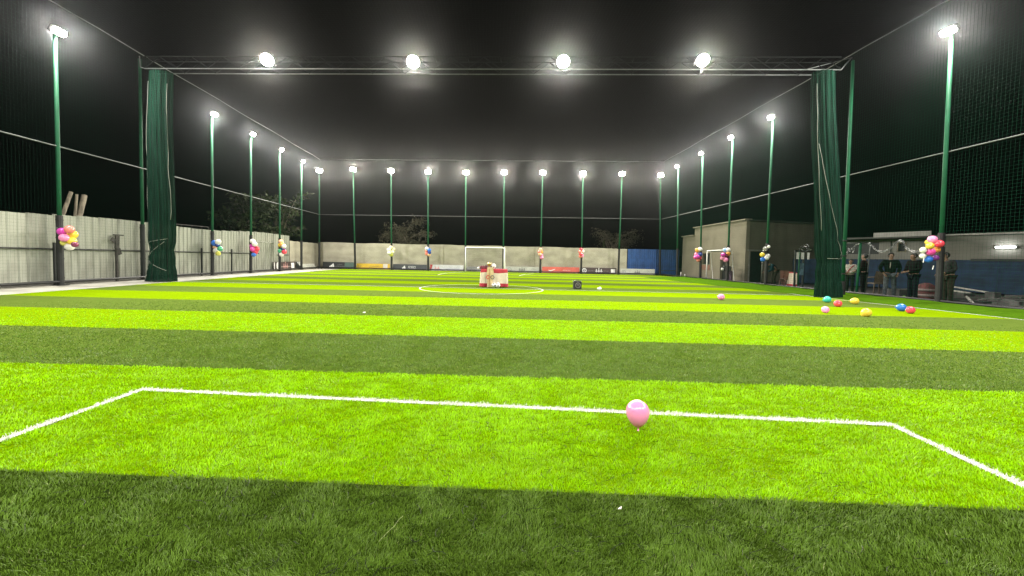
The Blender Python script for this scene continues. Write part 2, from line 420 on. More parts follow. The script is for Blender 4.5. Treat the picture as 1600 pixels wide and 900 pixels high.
nb = netting([(cl, cr, cl+HF['l'], cr+HF['r'])], 'back_net', 'tall dark green safety net across the far end above the concrete wall', M['green_cord'])
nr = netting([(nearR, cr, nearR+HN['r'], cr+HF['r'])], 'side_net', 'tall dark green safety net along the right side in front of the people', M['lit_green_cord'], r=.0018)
nt_ = netting([(nearL+HN['l']+up*.02, nearR+HN['r']+up*.02, cl+HF['l']+up*.02, cr+HF['r']+up*.02)], 'roof_net', 'thin dark net stretched overhead as a roof above the pitch', M['roof_cord'], .12, .0014)
def rel(o, p): return V3(p)-V3(o.location)
for o, a, b, ka, kb in ((nl, nearL, cl, 'nl', 'fl'), (nr, nearR, cr, 'nr', 'fr'), (nb, cl, cr, 'fl', 'fr')):
    MB().tube([rel(o, a), rel(o, b)], .045, 8).build('bottom_pipe', M['black_metal'], o, True)
    d = (b-a).normalized(); n = int((b-a).length/3)
    MB().tube([rel(o, z0(a, MIDZ[ka])), rel(o, z0(b, MIDZ[kb]))], .022, 6).build('middle_rail', M['galv'] if o is nb else M['cable'], o, True)
    pts = [rel(o, z0(a, TOPZ[ka]).lerp(z0(b, TOPZ[kb]), i/24)+up*(.02*math.sin(i*1.7))) for i in range(25)]
    MB().tube(pts, .017, 6).build('top_cable', M['cable'], o, True)

# ------------------------------------------------------------------ truss across the pitch with four floodlights
TB1, TB2 = G(246, 440.5), G(1293, 465)
t1, t2 = onY(226, 107, TB1.y), onY(1314, 109, TB2.y)
tr_ = empty('roof_truss', t1, 'long grey lattice truss spanning high over the pitch between the gathered nets', 'truss')
L = (t2-t1).length; du = (t2-t1).normalized(); dn = V3((-du.y, du.x, 0)).normalized()
MT = Matrix((du, dn, du.cross(dn))).transposed().to_4x4()
MT.translation = V3((0,0,0))
def tl(x, y, z): return MT @ V3((x, y, z))
TW, TH = .42, .46
for (y, z) in ((0, 0), (TW, 0), (0, TH), (TW, TH)):
    MB().tube([tl(0, y, z), tl(L, y, z)], .019 if z == 0 else .018, 8).build('chord', M['galv'] if z == 0 else M['truss_dark'], tr_, True)
N = 42; st = L/N
bm_ = {}
for y in (0, TW):
    for i in range(N):
        k = i % 2
        if k not in bm_:
            a, b = (tl(0, 0, .02), tl(st, 0, TH-.02)) if k == 0 else (tl(0, 0, TH-.02), tl(st, 0, .02))
            bm_[k] = MB().tube([a, b], .013, 6).mesh('brace', M['truss_dark'], True)
        link('brace', bm_[k], tr_, tl(i*st, y, 0))
tie = MB().tube([tl(0,0,0), tl(0,TW,0)], .013, 6).mesh('cross_tie', M['truss_dark'], True)
for i in range(0, N+1, 2):
    link('cross_tie', tie, tr_, tl(i*st, 0, 0)); link('cross_tie', tie, tr_, tl(i*st, 0, TH))
a = NL(218, 88)
MB().tube([tl(0,0,.0), tl(-.15,0,.05), rel(tr_, onY(219, 103, t1.y)), rel(tr_, a)], .02, 6).build('end_strut', M['cable'], tr_, True)
MB().tube([tl(L,0,.0), rel(tr_, NR(1331, 90))], .02, 6).build('end_strut', M['cable'], tr_, True)
MB().tube([tl(L-1.2,0,.02), rel(tr_, NR(1331, 90))], .016, 6).build('end_strut', M['cable'], tr_, True)
TP = Plane(t1, t2)
for (px, py, s) in ((423, 98, 'nearest to the left net column'), (648, 101, 'second from the left net column'), (879, 101, 'second from the right net column'), (1094, 99, 'nearest to the right net column')):
    p = TP(px, py)-dn*.22
    o = empty('floodlight', p, 'bright floodlight hung on the overhead truss, '+s, 'floodlight', 'floodlights on the overhead truss')
    d = (V3((p.x*.8, 3.5, 0))-p).normalized(); M4 = aim_matrix(d)
    hm, lm = head_parts(.50, .49, 1.0)
    h = link('housing', hm, o); h.matrix_local = M4; l = link('lens', lm, h)
    lamp_light(o, .50, .49, M4, LAMP_W*(.95, 1.0, 1.12, 1.05)[int(px > 500)+int(px > 700)+int(px > 1000)])
    MB().tube([V3((-.27,.0,-.03)), V3((-.27,.08,.1)), V3((.27,.08,.1)), V3((.27,.0,-.03))], .014, 6).build('bracket', M['lamp_case'], o)

_n = M['net_green'].node_tree; _o = _n.nodes['Material Output']; _b = _n.nodes['Principled BSDF']; _t = _n.nodes.new('ShaderNodeBsdfTransparent'); _x = _n.nodes.new('ShaderNodeMixShader'); _x.inputs[0].default_value = .16
_n.links.new(_b.outputs[0], _x.inputs[1]); _n.links.new(_t.outputs[0], _x.inputs[2]); _n.links.new(_x.outputs[0], _o.inputs[0])
# gathered curtain nets that hang from the ends of the truss
def net_column(top, base, r, label, flare):
    o = empty('gathered_net', base, label, 'net', 'gathered green nets hanging at the truss ends'); t = top-base
    n, m = 96, 36; vs = []; fs = []
    def prof(z01, a, extra=0.0):
        z = z01
        rr = r*(1 + .10*math.sin(3.1*z+1)) * (1+flare*max(0, (.16-z)/.16)**1.5)
        tiek = math.exp(-((z-.155)/.025)**2)*.16 + math.exp(-((z-.09)/.02)**2)*.12
        rr *= (1-tiek)
        pl = .075*math.sin(11*a+2.2*math.sin(2.5*z+a)) + .05*math.sin(23*a+5*z) + .05*math.sin(3*a+7*z)
        return V3((math.cos(a)*(rr*(1+pl)+extra)*1.0, math.sin(a)*(rr*.6*(1+pl)+extra), 0)) + V3((t.x*z + .05*math.sin(6*z)+.12*flare*max(0,(.1-z)/.1), t.y*z, t.z*z))
    for j in range(m+1):
        z = (j/m)**1.3
        for i in range(n): vs.append(prof(z, 2*math.pi*i/n))
    for j in range(m):
        for i in range(n): fs.append((j*n+i, j*n+(i+1)%n, (j+1)*n+(i+1)%n, (j+1)*n+i))
    MB().add(vs, fs).build('net_folds', M['net_green'], o, True)
    sm = MB()
    for i in range(150):
        a = 2*math.pi*i/150+random.uniform(-.02,.02); ph = random.uniform(0, 6)
        sm.tube([prof(j/26, a+.05*math.sin(9*j/26+ph), .012) for j in range(27)], .004, 3, False)
    for j in range(90):
        z = j/90
        sm.tube([prof(z+.004*math.sin(5*2*math.pi*i/30+j), 2*math.pi*i/30, .010) for i in range(31)], .0035, 3, False)
    tag(sm.build('net_cords', M['green_cord'], o), kind='stuff')
    return o, prof
c1, pf1 = net_column(V3((t1.x+.47, t1.y+.2, t1.z-.03)), G(251, 439.5), .40, 'gathered dark green net column tied with white rope in front of the white fence', .18)
c2, pf2 = net_column(V3((t2.x-.48, t2.y+.2, t2.z-.03)), G(1294, 464.5), .40, 'gathered dark green net column on the right behind the loose balloons', .12)
def rope(o, pf, pts, r=.009):
    MB().tube([pf(z, a, .03) for z, a in pts], r, 5).build('rope', M['rope'], o, True)
rope(c1, pf1, [(z/20, -2.6+.03*math.sin(z)) for z in range(0, 20)])
rope(c1, pf1, [(.3+z/28, -.55+.08*math.sin(z*.7)) for z in range(0, 19)], .008)
rope(c1, pf1, [(.185+.003*i, -2.9+i*.28) for i in range(9)])
rope(c1, pf1, [(.11+.012*i, -2.9+i*.28) for i in range(8)])
rope(c1, pf1, [(.11-.008*i, -2.9+i*.3) for i in range(8)])
rope(c1, pf1, [(.10-.010*i, -2.7+.2*math.sin(i*1.9)) for i in range(11)], .02)
rope(c2, pf2, [(.18+(1-i/16)**1.6*.5, -2.5+1.9*i/16) for i in range(17)])
rope(c2, pf2, [(.175, -2.2+i*.22) for i in range(10)], .009)
rope(c2, pf2, [(.3+z/28, -2.6+.05*math.sin(z)) for z in range(0, 19)], .008)
# plain posts behind the gathered nets
pole(G(224, 436.5), onY(218, 92, G(224, 436.5).y), MID, 'green unlit post right behind the gathered net on the fence side', lit=False)
pole(G(1316, 463), onY(1333, 95, G(1316, 463).y), MID, 'green unlit post beside the gathered net and the person in white', lit=False, sleeve=.6)

# ------------------------------------------------------------------ white sheet fence on the left
def wave_profile(w, amp, ribs):                    # trapezoid ribs across a sheet
    pts = [(0, 0)]; p = w/ribs
    for i in range(ribs):
        x = i*p; pts += [(x+p*.12, amp), (x+p*.26, amp), (x+p*.38, 0), (x+p, 0)]
    return pts
def sheet_mesh(name, w, h, m, amp=.022, ribs=4, wob=0.0, th=.004, seed=0):
    rnd = random.Random(seed); pr = wave_profile(w, amp, ribs); n = len(pr); rows = [0, .5, 1.0]; b = MB(); vs = []
    for side in (0, th):
        for r in rows:
            for (x, y) in pr:
                vs.append((x+rnd.uniform(-wob, wob)*.3, -y+side+rnd.uniform(-wob, wob), r*h+(rnd.uniform(-wob, wob) if r == 1 else 0)))
    fs = []; k = n*len(rows)
    for r in range(len(rows)-1):
        for i in range(n-1):
            a = r*n+i; fs += [(a, a+1, a+n+1, a+n), (a+k, a+n+k, a+n+1+k, a+1+k)]
    t = (len(rows)-1)*n
    for i in range(n-1): fs += [(t+i, t+i+1, t+i+1+k, t+i+k), (i, i+k, i+1+k, i+1)]
    for e in (0, n-1):
        for r in range(len(rows)-1):
            a = r*n+e; fs.append((a, a+n, a+n+k, a+k))
    b.add(vs, fs); return b.mesh(name, m)
FL = NL.moved(.42)
fy0, fy1 = 4.0, FL(452, 400).y
fa, fb = FL.at_y(fy0), FL.at_y(fy1)
ang = math.atan2(fb.y-fa.y, fb.x-fa.x)
fence = empty('sheet_metal_fence', fa, 'long weathered white corrugated sheet fence along the left side of the pitch', 'fence', rz=ang)
flen = (fb-fa).length; SWI = .80; nsh = int(flen/SWI)
sms = [sheet_mesh('sheet', flen/nsh+.02, 2.30, M['sheet_white'], ribs=3, amp=.036, wob=.007, seed=i) for i in range(5)]
for i in range(nsh):
    zt = .06*math.sin(i*.5)+.35*(i/nsh)**2
    s = link('sheet', sms[i % 5], fence, V3((i*flen/nsh, .0+.006*(i % 2), .04))); s.scale.z = (2.30+zt)/2.30
    s.rotation_euler = (0, random.uniform(-.006, .006), 0)
MB().bbox((flen*.42, -.075, 1.22), (flen*.84, .05, .05), .01).build('rail', M['black_metal'], fence)
MB().bbox((flen*.96, -.075, 1.15), (flen*.06, .05, .05), .01).build('rail', M['black_metal'], fence)
fpost = MB().bbox((0, 0, .72), (.07, .07, 1.44), .012).mesh('fence_post', M['black_metal'])
for px in (79, 311, 358):
    p = FL(px, 430); x = (z0(p)-fa).length
    o = link('fence_post', fpost, fence, V3((x, -.14, 0))); o.rotation_euler = (0, random.uniform(-.02, .02), 0)
x = (z0(FL(177, 430))-fa).length
rp = MB(); rp.bbox((0, 0, .75), (.09, .08, 1.5), .012); rp.box((.0, -.02, 1.55), (.16, .05, .5), Matrix.Rotation(.06, 3, 'Y')); rp.box((-.16, -.02, 1.62), (.2, .03, .16), Matrix.Rotation(.5, 3, 'Y')); rp.box((.05, -.03, 1.83), (.46, .03, .05)); rp.box((.09, -.03, 1.18), (.13, .03, .26), Matrix.Rotation(-.3, 3, 'Y'))
o = rp.build('fence_post', M['rust'], fence, loc=V3((x, -.14, 0))); o['label'] = 'rusty post with a torn bracket on top'
# the gate leaf between the poles near the fence's far end: hinge bar
MB().bbox(((z0(FL(412, 400))-fa).length, -.05, 2.0), (2.6, .04, .05), .01).build('gate_bar', M['sheet_white'], fence)

# ------------------------------------------------------------------ concrete walls at the far end
WB = NB.moved(.75)
def wall(pl, pa, pb, h, th, name, m, label, cat='wall', coping=False):
    a, b = z0(pa), z0(pb); o = empty(name, a, label, cat, rz=math.atan2(b.y-a.y, b.x-a.x)); L = (b-a).length
    mb = MB(); n = 40; rnd = random.Random(3)
    top = [h+.02*math.sin(i*.9)+rnd.uniform(-.012, .012) for i in range(n+1)]
    vs = []; fs = []
    for i in range(n+1): vs += [(L*i/n, 0, -.1), (L*i/n, 0, top[i]), (L*i/n, th, top[i]), (L*i/n, th, -.1)]
    for i in range(n):
        k = 4*i; fs += [(k, k+4, k+5, k+1), (k+1, k+5, k+6, k+2), (k+2, k+6, k+7, k+3)]
    fs += [(0,1,2,3), (4*n+3, 4*n+2, 4*n+1, 4*n)]
    mb.add(vs, fs).build('wall_face', m, o)
    return o, L
lc = z0(WB.at_x(FL.at_y(CORL.y+.6).x))
bw, bwL = wall(WB, lc, z0(WB(979, 420)), 2.38, .2, 'concrete_wall', M['concrete'], 'low grey concrete wall across the far end behind the sponsor boards')
rect = MB()
for px in (910, 838, 690):
    x = (z0(WB(px, 410))-lc).length
    MB().bbox((x, -.035, 1.14), (.26, .07, 2.3), .01).build('shadow_strip', M['concrete'], bw)  # raised strips stand in for pole shadows on the wall
sw, _ = wall(FL, z0(FL(453, 400)), z0(FL(498, 400)), 2.25, .2, 'concrete_wall', M['concrete'], 'short dark concrete side wall joining the white fence to the back wall')
ba, bb = z0(WB(980, 420)), z0(WB(1072, 420))
bf = empty('sheet_metal_fence', ba, 'dark blue corrugated sheet fence in the back right corner', 'fence', rz=math.atan2(bb.y-ba.y, bb.x-ba.x)); L = (bb-ba).length
bsh = sheet_mesh('sheet', .82, 2.36, M['sheet_blue'], amp=.03, ribs=4)
n = int(L/.8)
for i in range(n): link('sheet', bsh, bf, V3((i*.8, -.005*(i % 2), .02)))
MB().bbox((L/2, .06, 1.9), (L, .05, .05), .01).build('rail', M['black_metal'], bf)
MB().tube([V3((L*.50, -.3, .42)), V3((L*.83, -.3, .46))], .03, 6).build('rail', M['galv'], bf, True)

# ------------------------------------------------------------------ sponsor boards
BP = NB.moved(.36)
def plain(n, c, r=.45, v=.06): return mat(n, c, r, var=v, scale=3)
K = dict(black=plain('vinyl_black', (.018,.020,.022)), grey=plain('vinyl_charcoal', (.05,.055,.062)), yellow=plain('vinyl_yellow', (.62,.40,.025)), white=plain('vinyl_white', (.66,.66,.68)),
         stone=plain('vinyl_stone', (.52,.53,.46)), red=plain('vinyl_coral', (.70,.13,.09)), brown=plain('vinyl_brown', (.055,.033,.033)), ink=plain('print_ink', (.10,.10,.10)), mid=plain('print_grey', (.30,.30,.29)),
         pure=plain('print_white', (.80,.80,.78)), crimson=plain('print_red', (.50,.03,.04)), lilac=plain('print_lilac', (.42,.42,.60)), green=plain('print_green', (.07,.12,.10)), rose=plain('print_rose', (.66,.36,.34)), pale=plain('print_pale', (.62,.57,.52)))
def logo_bars(cx, cz, s):                          # three slanted bars rising to the right
    out = []
    for i, (x, h) in enumerate(((-.95, .55), (-.25, 1.1), (.45, 1.65))):
        out.append([(cx+(x)*s, cz-.8*s), (cx+(x+.55)*s, cz-.8*s), (cx+(x+.55-.30*h)*s+.0, cz+(-.8+h)*s), (cx+(x-.30*h-.0)*s, cz+(-.8+h*.72)*s)])
    return out
def logo_swoosh(cx, cz, s):
    lo = []; hi = []
    for i in range(13):
        t = i/12
        lo.append((cx+s*(-1.0+2.4*t), cz+s*(.05-.42*math.sin(min(1, t*2.2)*math.pi/2)+.95*max(0, t-.2)**1.25)))
        hi.append((cx+s*(-1.0+2.4*t)+.02*s, cz+s*(.12-.20*math.sin(min(1, t*2.6)*math.pi/2)+.72*max(0, t-.15)**1.15)+s*.06*(1-t)))
    return [lo+hi[::-1]]
def ring(cx, cz, r, w, n=16):
    return [[(cx+math.cos(a)*r, cz+math.sin(a)*r), (cx+math.cos(b)*r, cz+math.sin(b)*r), (cx+math.cos(b)*(r-w), cz+math.sin(b)*(r-w)), (cx+math.cos(a)*(r-w), cz+math.sin(a)*(r-w))]
            for a, b in ((2*math.pi*i/n, 2*math.pi*(i+1)/n) for i in range(n))]
def rectp(x0, z0_, x1, z1): return [[(x0, z0_), (x1, z0_), (x1, z1), (x0, z1)]]
def disc(cx, cz, r, n=14): return [[(cx+math.cos(2*math.pi*i/n)*r, cz+math.sin(2*math.pi*i/n)*r) for i in range(n)]]
def small_print(cx, cz, w, h, seed):               # a line of print too small to read: strokes of letter size
    rnd = random.Random(seed); out = []; x = cx-w/2
    while x < cx+w/2-h*.4:
        k = rnd.choice((0, 1, 2)); ww = h*rnd.uniform(.45, .7)
        out += rectp(x, cz-h/2, x+h*.16, cz+h/2)
        if k: out += rectp(x+h*.16, cz+h*.34, x+ww, cz+h/2)
        if k == 2: out += rectp(x+h*.16, cz-h/2, x+ww, cz-h*.34)
        x += ww+h*.25
    return out
def figures(cx, cz, s):                            # an emblem of one tall and two lower figures with raised arms
    out = []
    for dx, h in ((-.75, .75), (0, 1.1), (.75, .75)):
        out += rectp(cx+(dx-.10)*s, cz-.6*s, cx+(dx+.10)*s, cz+(h-.62)*s); out += disc(cx+dx*s, cz+(h-.40)*s, .15*s, 8)
        out += [[(cx+(dx-.32)*s, cz-.35*s), (cx+(dx-.1)*s, cz-.12*s), (cx+(dx-.1)*s, cz+.10*s), (cx+(dx-.36)*s, cz-.15*s)], [(cx+(dx+.32)*s, cz-.35*s), (cx+(dx+.1)*s, cz-.12*s), (cx+(dx+.1)*s, cz+.10*s), (cx+(dx+.36)*s, cz-.15*s)]]
    return out
def board(pl, x0, x1, pyb, h, m, label, marks, lean=.10, flip=False, group='sponsor boards along the net'):
    a, b = z0(pl(x0, pyb)), z0(pl(x1, pyb)); L = (b-a).length
    o = empty('sponsor_board', a+V3((0,0,.03)), label, 'board', group, rz=math.atan2(b.y-a.y, b.x-a.x))
    Mx = Matrix.Rotation(-lean, 4, 'X')
    fr = MB().slab([(0, 0), (L, 0), (L, h), (0, h)], .03, Mx); fr.build('panel', m, o)
    bk_ = MB()
    for x in (L*.2, L*.8): bk_.tube([Mx @ V3((x, .012, h*.9)), V3((x, .26, .0))], .012, 5)
    bk_.build('prop', M['black_metal'], o)
    for nm, polys, mm in marks(L, h):
        mb = MB(); Mk = Mx @ Matrix.Translation((0, -.0305, 0))
        for p in polys: mb.slab(p, .003, Mk)
        w = mb.build(nm, mm, o)
        if nm == 'lettering': tag(w, kind='stuff')
    return o
board(BP, 504, 553, 420.5, .58, K['black'], 'black board with a white three-bar emblem, in the back left corner',
      lambda L, h: [('emblem', logo_bars(L*.30, h*.48, .22)+rectp(L*.235, h*.14, L*.33, h*.20), K['pure']), ('lettering', small_print(L*.55, h*.62, .45, .07, 1)+small_print(L*.56, h*.28, .85, .10, 2), K['mid']), ('printed_panel', rectp(L*.70, .02, L*.99, h*.97), K['green'])], lean=.16)
board(BP, 557, 609, 421.5, .50, K['yellow'], 'yellow board with a pale square at its right end',
      lambda L, h: [('printed_square', rectp(L*.80, h*.08, L*.93, h*.95), K['pale']), ('lettering', small_print(L*.10, h*.5, .3, .10, 3)+small_print(L*.52, h*.45, .9, .07, 4), K['ink'])])
board(BP, 614, 667, 422.5, .50, K['grey'], 'charcoal grey board with a small white three-bar emblem and a line of white lettering',
      lambda L, h: [('emblem', logo_bars(L*.32, h*.5, .16), K['pure']), ('lettering', small_print(L*.57, h*.52, .72, .15, 5)+small_print(L*.57, h*.30, .6, .06, 6), K['pure'])])
board(BP, 672, 724, 424, .52, K['white'], 'white board with a red left end beside the goal',
      lambda L, h: [('printed_panel', [[(0, 0), (L*.03, 0), (L*.075, h), (0, h)]], K['crimson']), ('emblem', [[(L*.12, h*.2), (L*.20, h*.2), (L*.17, h*.8)], [(L*.2, h*.2), (L*.29, h*.2), (L*.25, h*.75)]], K['rose']), ('lettering', small_print(L*.70, h*.38, 1.2, .09, 7), K['lilac'])])
board(BP, 729, 784, 425, .42, K['mid'], 'grey board inside the goal frame, partly behind the display table',
      lambda L, h: [('lettering', small_print(L*.5, h*.5, .9, .09, 8), K['ink'])])
board(BP, 789, 842, 426.5, .50, K['stone'], 'pale stone board with a grey ring and dark figures, right of the goal',
      lambda L, h: [('emblem', ring(L*.13, h*.45, .19, .05), K['mid']), ('figures', figures(L*.50, h*.48, .26), K['ink']), ('lettering', small_print(L*.85, h*.5, .4, .12, 9), K['mid'])])
board(BP, 847, 905, 428, .54, K['red'], 'coral red board with a white swoosh',
      lambda L, h: [('emblem', logo_swoosh(L*.24, h*.40, .26), K['pure']), ('lettering', small_print(L*.67, h*.44, .75, .09, 10), K['pure'])])
board(BP, 909, 963, 429, .55, K['brown'], 'dark brown board with white ring, figures and white block',
      lambda L, h: [('emblem', ring(L*.07, h*.5, .21, .07)+rectp(L*.055, h*.3, L*.075, h*.7), K['pure']), ('figures', figures(L*.49, h*.5, .30), K['pure']), ('printed_square', rectp(L*.84, h*.10, L*.965, h*.80), K['pure']), ('lettering', small_print(L*.27, h*.45, .7, .05, 11)+small_print(L*.68, h*.45, .7, .05, 12), K['mid'])])
board(BP, 969, 1023, 430, .52, K['stone'], 'pale stone board with a ring and dark figures, in front of the blue sheeting',
      lambda L, h: [('emblem', ring(L*.10, h*.42, .18, .05)+rectp(L*.085, h*.25, L*.105, h*.6), K['mid']), ('figures', figures(L*.49, h*.42, .24), K['ink']), ('lettering', small_print(L*.86, h*.45, .4, .12, 13), K['mid'])])
BLF = NL.moved(.24)
board(BLF, 427, 461, 421, .62, K['brown'], 'dark brown board with a white emblem at the end of the white fence',
      lambda L, h: [('printed_square', rectp(L*.02, h*.05, L*.06, h*.95)+rectp(L*.80, h*.1, L*.95, h*.85), K['pure']), ('emblem', disc(L*.20, h*.5, .3), K['pure']), ('figures', figures(L*.53, h*.5, .34), K['rose']), ('lettering', small_print(L*.33, h*.4, .6, .08, 14)+small_print(L*.68, h*.4, .6, .08, 15), K['pale'])], lean=.05)
board(BLF, 463, 472, 420.3, .60, K['black'], 'narrow board split into black and white halves by a slant, beside the brown board',
      lambda L, h: [('printed_panel', [[(L*.98, .01), (L*.98, h*.98), (L*.05, h*.98)]], K['pure'])], lean=.05)
board(BLF, 474, 494, 420, .60, K['stone'], 'plain pale board leaning low at the foot of the dark side wall', lambda L, h: [('lettering', small_print(L*.5, h*.5, 1.2, .07, 16), K['mid'])], lean=.5)

# ------------------------------------------------------------------ goals
def goal(a, b, h, depth, label, group=None, net=True, r=.05):
    a, b = z0(a), z0(b); L = (b-a).length; o = empty('goal', a, label, 'goal', group, rz=math.atan2(b.y-a.y, b.x-a.x))
    for x in (0, L): MB().tube([(x, 0, 0), (x, 0, h)], r, 10).build('post', M['white_paint'], o, True)
    MB().tube([(-r, 0, h), (L+r, 0, h)], r, 10).build('crossbar', M['white_paint'], o, True)
    for x in (0, L): MB().tube([(x, 0, h-.04), (x, depth*.5, h-.05), (x, depth, .05), (x, 0, .05)], .022, 6).build('side_frame', M['white_paint'], o, True)
    MB().tube([(0, depth, .05), (L, depth, .05)], .022, 6).build('back_bar', M['white_paint'], o, True)
    MB().tube([(0, depth*.5, h-.05), (L, depth*.5, h-.05)], .022, 6).build('back_bar', M['truss_dark'], o, True)
    if net:
        mb = MB(); rr = .0022; n = int(L/.12)
        for i in range(n+1):
            x = L*i/n; mb.tube([(x, 0, h), (x, depth*.5, h-.08), (x, depth, .04)], rr, 3, False)
        for j in range(26):
            t = j/25; y, z = (depth*.5*t*2, h-.08*t*2) if t < .5 else (depth*.5+depth*.5*(t-.5)*2, (h-.08)+(0.04-(h-.08))*(t-.5)*2)
            mb.tube([(0, y, z), (L, y, z)], rr, 3, False)
        tag(mb.build('goal_net', M['roof_cord'], o), kind='stuff')
    return o
goal(G(727, 424.2), G(787.5, 425.8), 2.17, .55, 'white goal frame at the far end in front of the concrete wall')

# ------------------------------------------------------------------ balloons
def balloon_mesh(m):
    pr = []
    for i in range(15):
        a = math.pi*i/14; z = -math.cos(a); r = math.sin(a)
        if z < 0: z2 = z*1.36; r *= (1-.26*z*z)
        else: z2 = z*1.0
        pr.append((max(r, .035), z2))
    b = MB()
    b.lathe([(.11, -1.60), (.09, -1.55), (.035, -1.48), (.05, -1.42), (.04, -1.38)]+pr, n=18)
    return b.mesh('balloon', m, True)
BMESH = {k: balloon_mesh(m) for k, m in BAL.items()}
def bunch(pole_key, plane, items, label, off=-.16, dpx=13):
    base = POLES[pole_key].location
    cen = V3((base.x, base.y, 0))
    o = empty('balloon_bunch', V3((base.x, base.y, 1.95)), label, 'balloons', 'balloon bunches tied to the floodlight poles')
    Y = base.y+off
    for i, it in enumerate(items):
        col, px, py = it[:3]; d = it[3] if len(it) > 3 else dpx
        p = onY(px, py, Y-.10*math.sin(i*2.4)-.06*(i % 2)); r = d*p.y/F/2*.82
        b = link('balloon', BMESH[col], o, p-o.location)
        b.scale = (r, r, r*.93)
        dd = (p-V3((base.x, base.y+.0, p.z-.05*0))); dd = V3((dd.x*1.4, dd.y-.05, random.uniform(-.25, .25))).normalized()
        b.rotation_mode = 'QUATERNION'; b.rotation_quaternion = dd.to_track_quat('Z', 'Y')
    tie = MB().tube([V3((-.09, -.02, -.05)), V3((0, -.10, -.03)), V3((.09, -.02, -.02))], .01, 5); tie.build('tie', M['rope'], o)
    return o
bunch('l0', None, [('magenta',97,362), ('coral',108.4,358.6), ('yellow',113.8,366.6,14.5), ('pink',100,371.6), ('yellow',112,376.4), ('olive',101,379,12), ('maroon',117,382,10), ('white',109,385.5,13.5)], 'bunch of eight pink, yellow and white balloons on the pole beside the white fence', dpx=14)
bunch('l1', None, [('blue',335.6,380,11), ('white',341,378,10), ('peach',337,386,9), ('green',344,388.5,9), ('white',337.5,391.5,9), ('olive',341,396,8.5), ('navy',340,383,8)], 'balloon bunch with blue and white on top and green and yellow below, second pole', dpx=9)
bunch('l2', None, [('white',394.6,377), ('white',398,381.6), ('magenta',393.8,384.6), ('hotpink',394.6,389.5), ('red',400.8,389,10), ('red',399,393.5), ('blue',396.6,397.8,8)], 'balloon bunch of white over hot pink and red with one blue balloon at the bottom', dpx=9)
bunch('l3', None, [('peach',439,377.5), ('orange',440.6,382), ('yellow',438,383), ('white',443.6,385), ('navy',442.5,388.5), ('green',438,392), ('red',444.2,393.5), ('white',440,397.5)], 'balloon bunch of peach and orange over navy, green and red near the fence end', dpx=8.5)
bunch('b2', None, [('cream',610.8,387), ('white',607.6,390.6), ('cream',615,390), ('white',608,395), ('olive',611.5,397.8), ('cream',613,394)], 'bunch of white and cream balloons on the pole by the yellow board', dpx=7.5)
bunch('b3', None, [('white',666.9,388.5), ('blue',671,390.8), ('coral',666.6,392), ('navy',671,394.5), ('coral',666.9,396.5), ('peach',670.5,397.8)], 'bunch of coral, blue and white balloons left of the goal', dpx=7)
bunch('b6', None, [('peach',844.7,390), ('coral',842.8,393.6), ('orange',846,394), ('peach',843.5,397), ('pink',846,399), ('pink',846.5,402.4)], 'bunch of peach and pale pink balloons on the pole right of the goal', dpx=7)
bunch('b7', None, [('red',907.8,390), ('coral',906.3,393.6), ('white',910.5,393), ('red',907.5,397), ('pink',909.5,399.5), ('coral',906.8,400.5)], 'bunch of red balloons with one white, above the coral red board', dpx=7)
bunch('r1', None, [('orange',1089.5,391), ('white',1094,389.6), ('pink',1088,397.7), ('navy',1093.9,397.4), ('hotpink',1087,402), ('red',1093,403), ('magenta',1090.5,401), ('coral',1091,406.3,7.5)], 'balloon bunch of orange and white over pink and navy in front of the grey building', dpx=8.5)
bunch('r2', None, [('skyblue',1133.3,390.7), ('white',1137.9,390.4), ('orange',1138.3,396.4), ('magenta',1129.6,398), ('maroon',1134,399.5), ('pink',1129,403.4), ('pink',1134,406,9.5)], 'balloon bunch of orange, pale blue and dusky pink by the small goal', dpx=8.5)
bunch('r3', None, [('grey',1196,388.6), ('white',1201.2,385.5,6), ('black',1195.7,393.5,10), ('yellow',1190.9,398), ('white',1199.9,400), ('white',1198,403), ('blue',1191.8,405.5)], 'balloon bunch of black, yellow, white and blue above the bending person', dpx=9)
R4 = bunch('r4', None, [('pink',1457,374.4,16.5), ('red',1467.8,380.9,15.5), ('yellow',1449.8,378.4,10), ('yellow',1453,384,13.5), ('orange',1463.7,390.2,12), ('white',1442.7,390.6,12), ('hotpink',1454.2,393.4,15), ('white',1441.9,400,11), ('blue',1450.9,405,13.5), ('purple',1461.3,402.8,12.5)], 'largest bunch of ten balloons, pink on top, blue and purple below', dpx=13)
def ribbon(px, py, px2, py2):
    Y = R4.location.y-.2; a, b = onY(px, py, Y)-R4.location, onY(px2, py2, Y)-R4.location
    MB().tube([a, a.lerp(b, .5)+V3((.01, .01, 0)), b], .012, 5).build('ribbon', M['white_paint'], R4)
ribbon(1444, 402, 1442.5, 410); ribbon(1459, 415, 1457, 421)
def loose(col, px, py, d, label, rot=(0,0,0), touch=None):
    p = G(px, py+d*.46); r = d*p.y/F/2*.9
    sz = r*.93
    o = link('balloon', BMESH[col], None, V3((p.x, p.y, sz*1.0))); o.scale = (r, r, r*.93); o.rotation_euler = rot
    tag(o, label, 'balloon', 'loose balloons lying on the pitch'); return o
p = G(994.5, 671); rr = 37*p.y/F/2
o = link('balloon', BMESH['pink'], None, V3((p.x+.004, p.y, rr*1.60))); o.scale = (rr, rr, rr); o.rotation_euler = (R(-17), R(3), 0)
tag(o, 'large pink balloon standing knot down on the white goal area line', 'balloon', 'loose balloons lying on the pitch')
loose('pink', 1127, 463.5, 11.5, 'pale pink balloon lying alone on the turf far from the others', (R(100), 0, R(30)))
loose('teal', 1293, 467, 12, 'teal green balloon beside the foot of the gathered net', (R(70), R(20), R(40)))
loose('red', 1309, 473.5, 13, 'red balloon between the teal and yellow balloons', (R(80), 0, R(-60)))
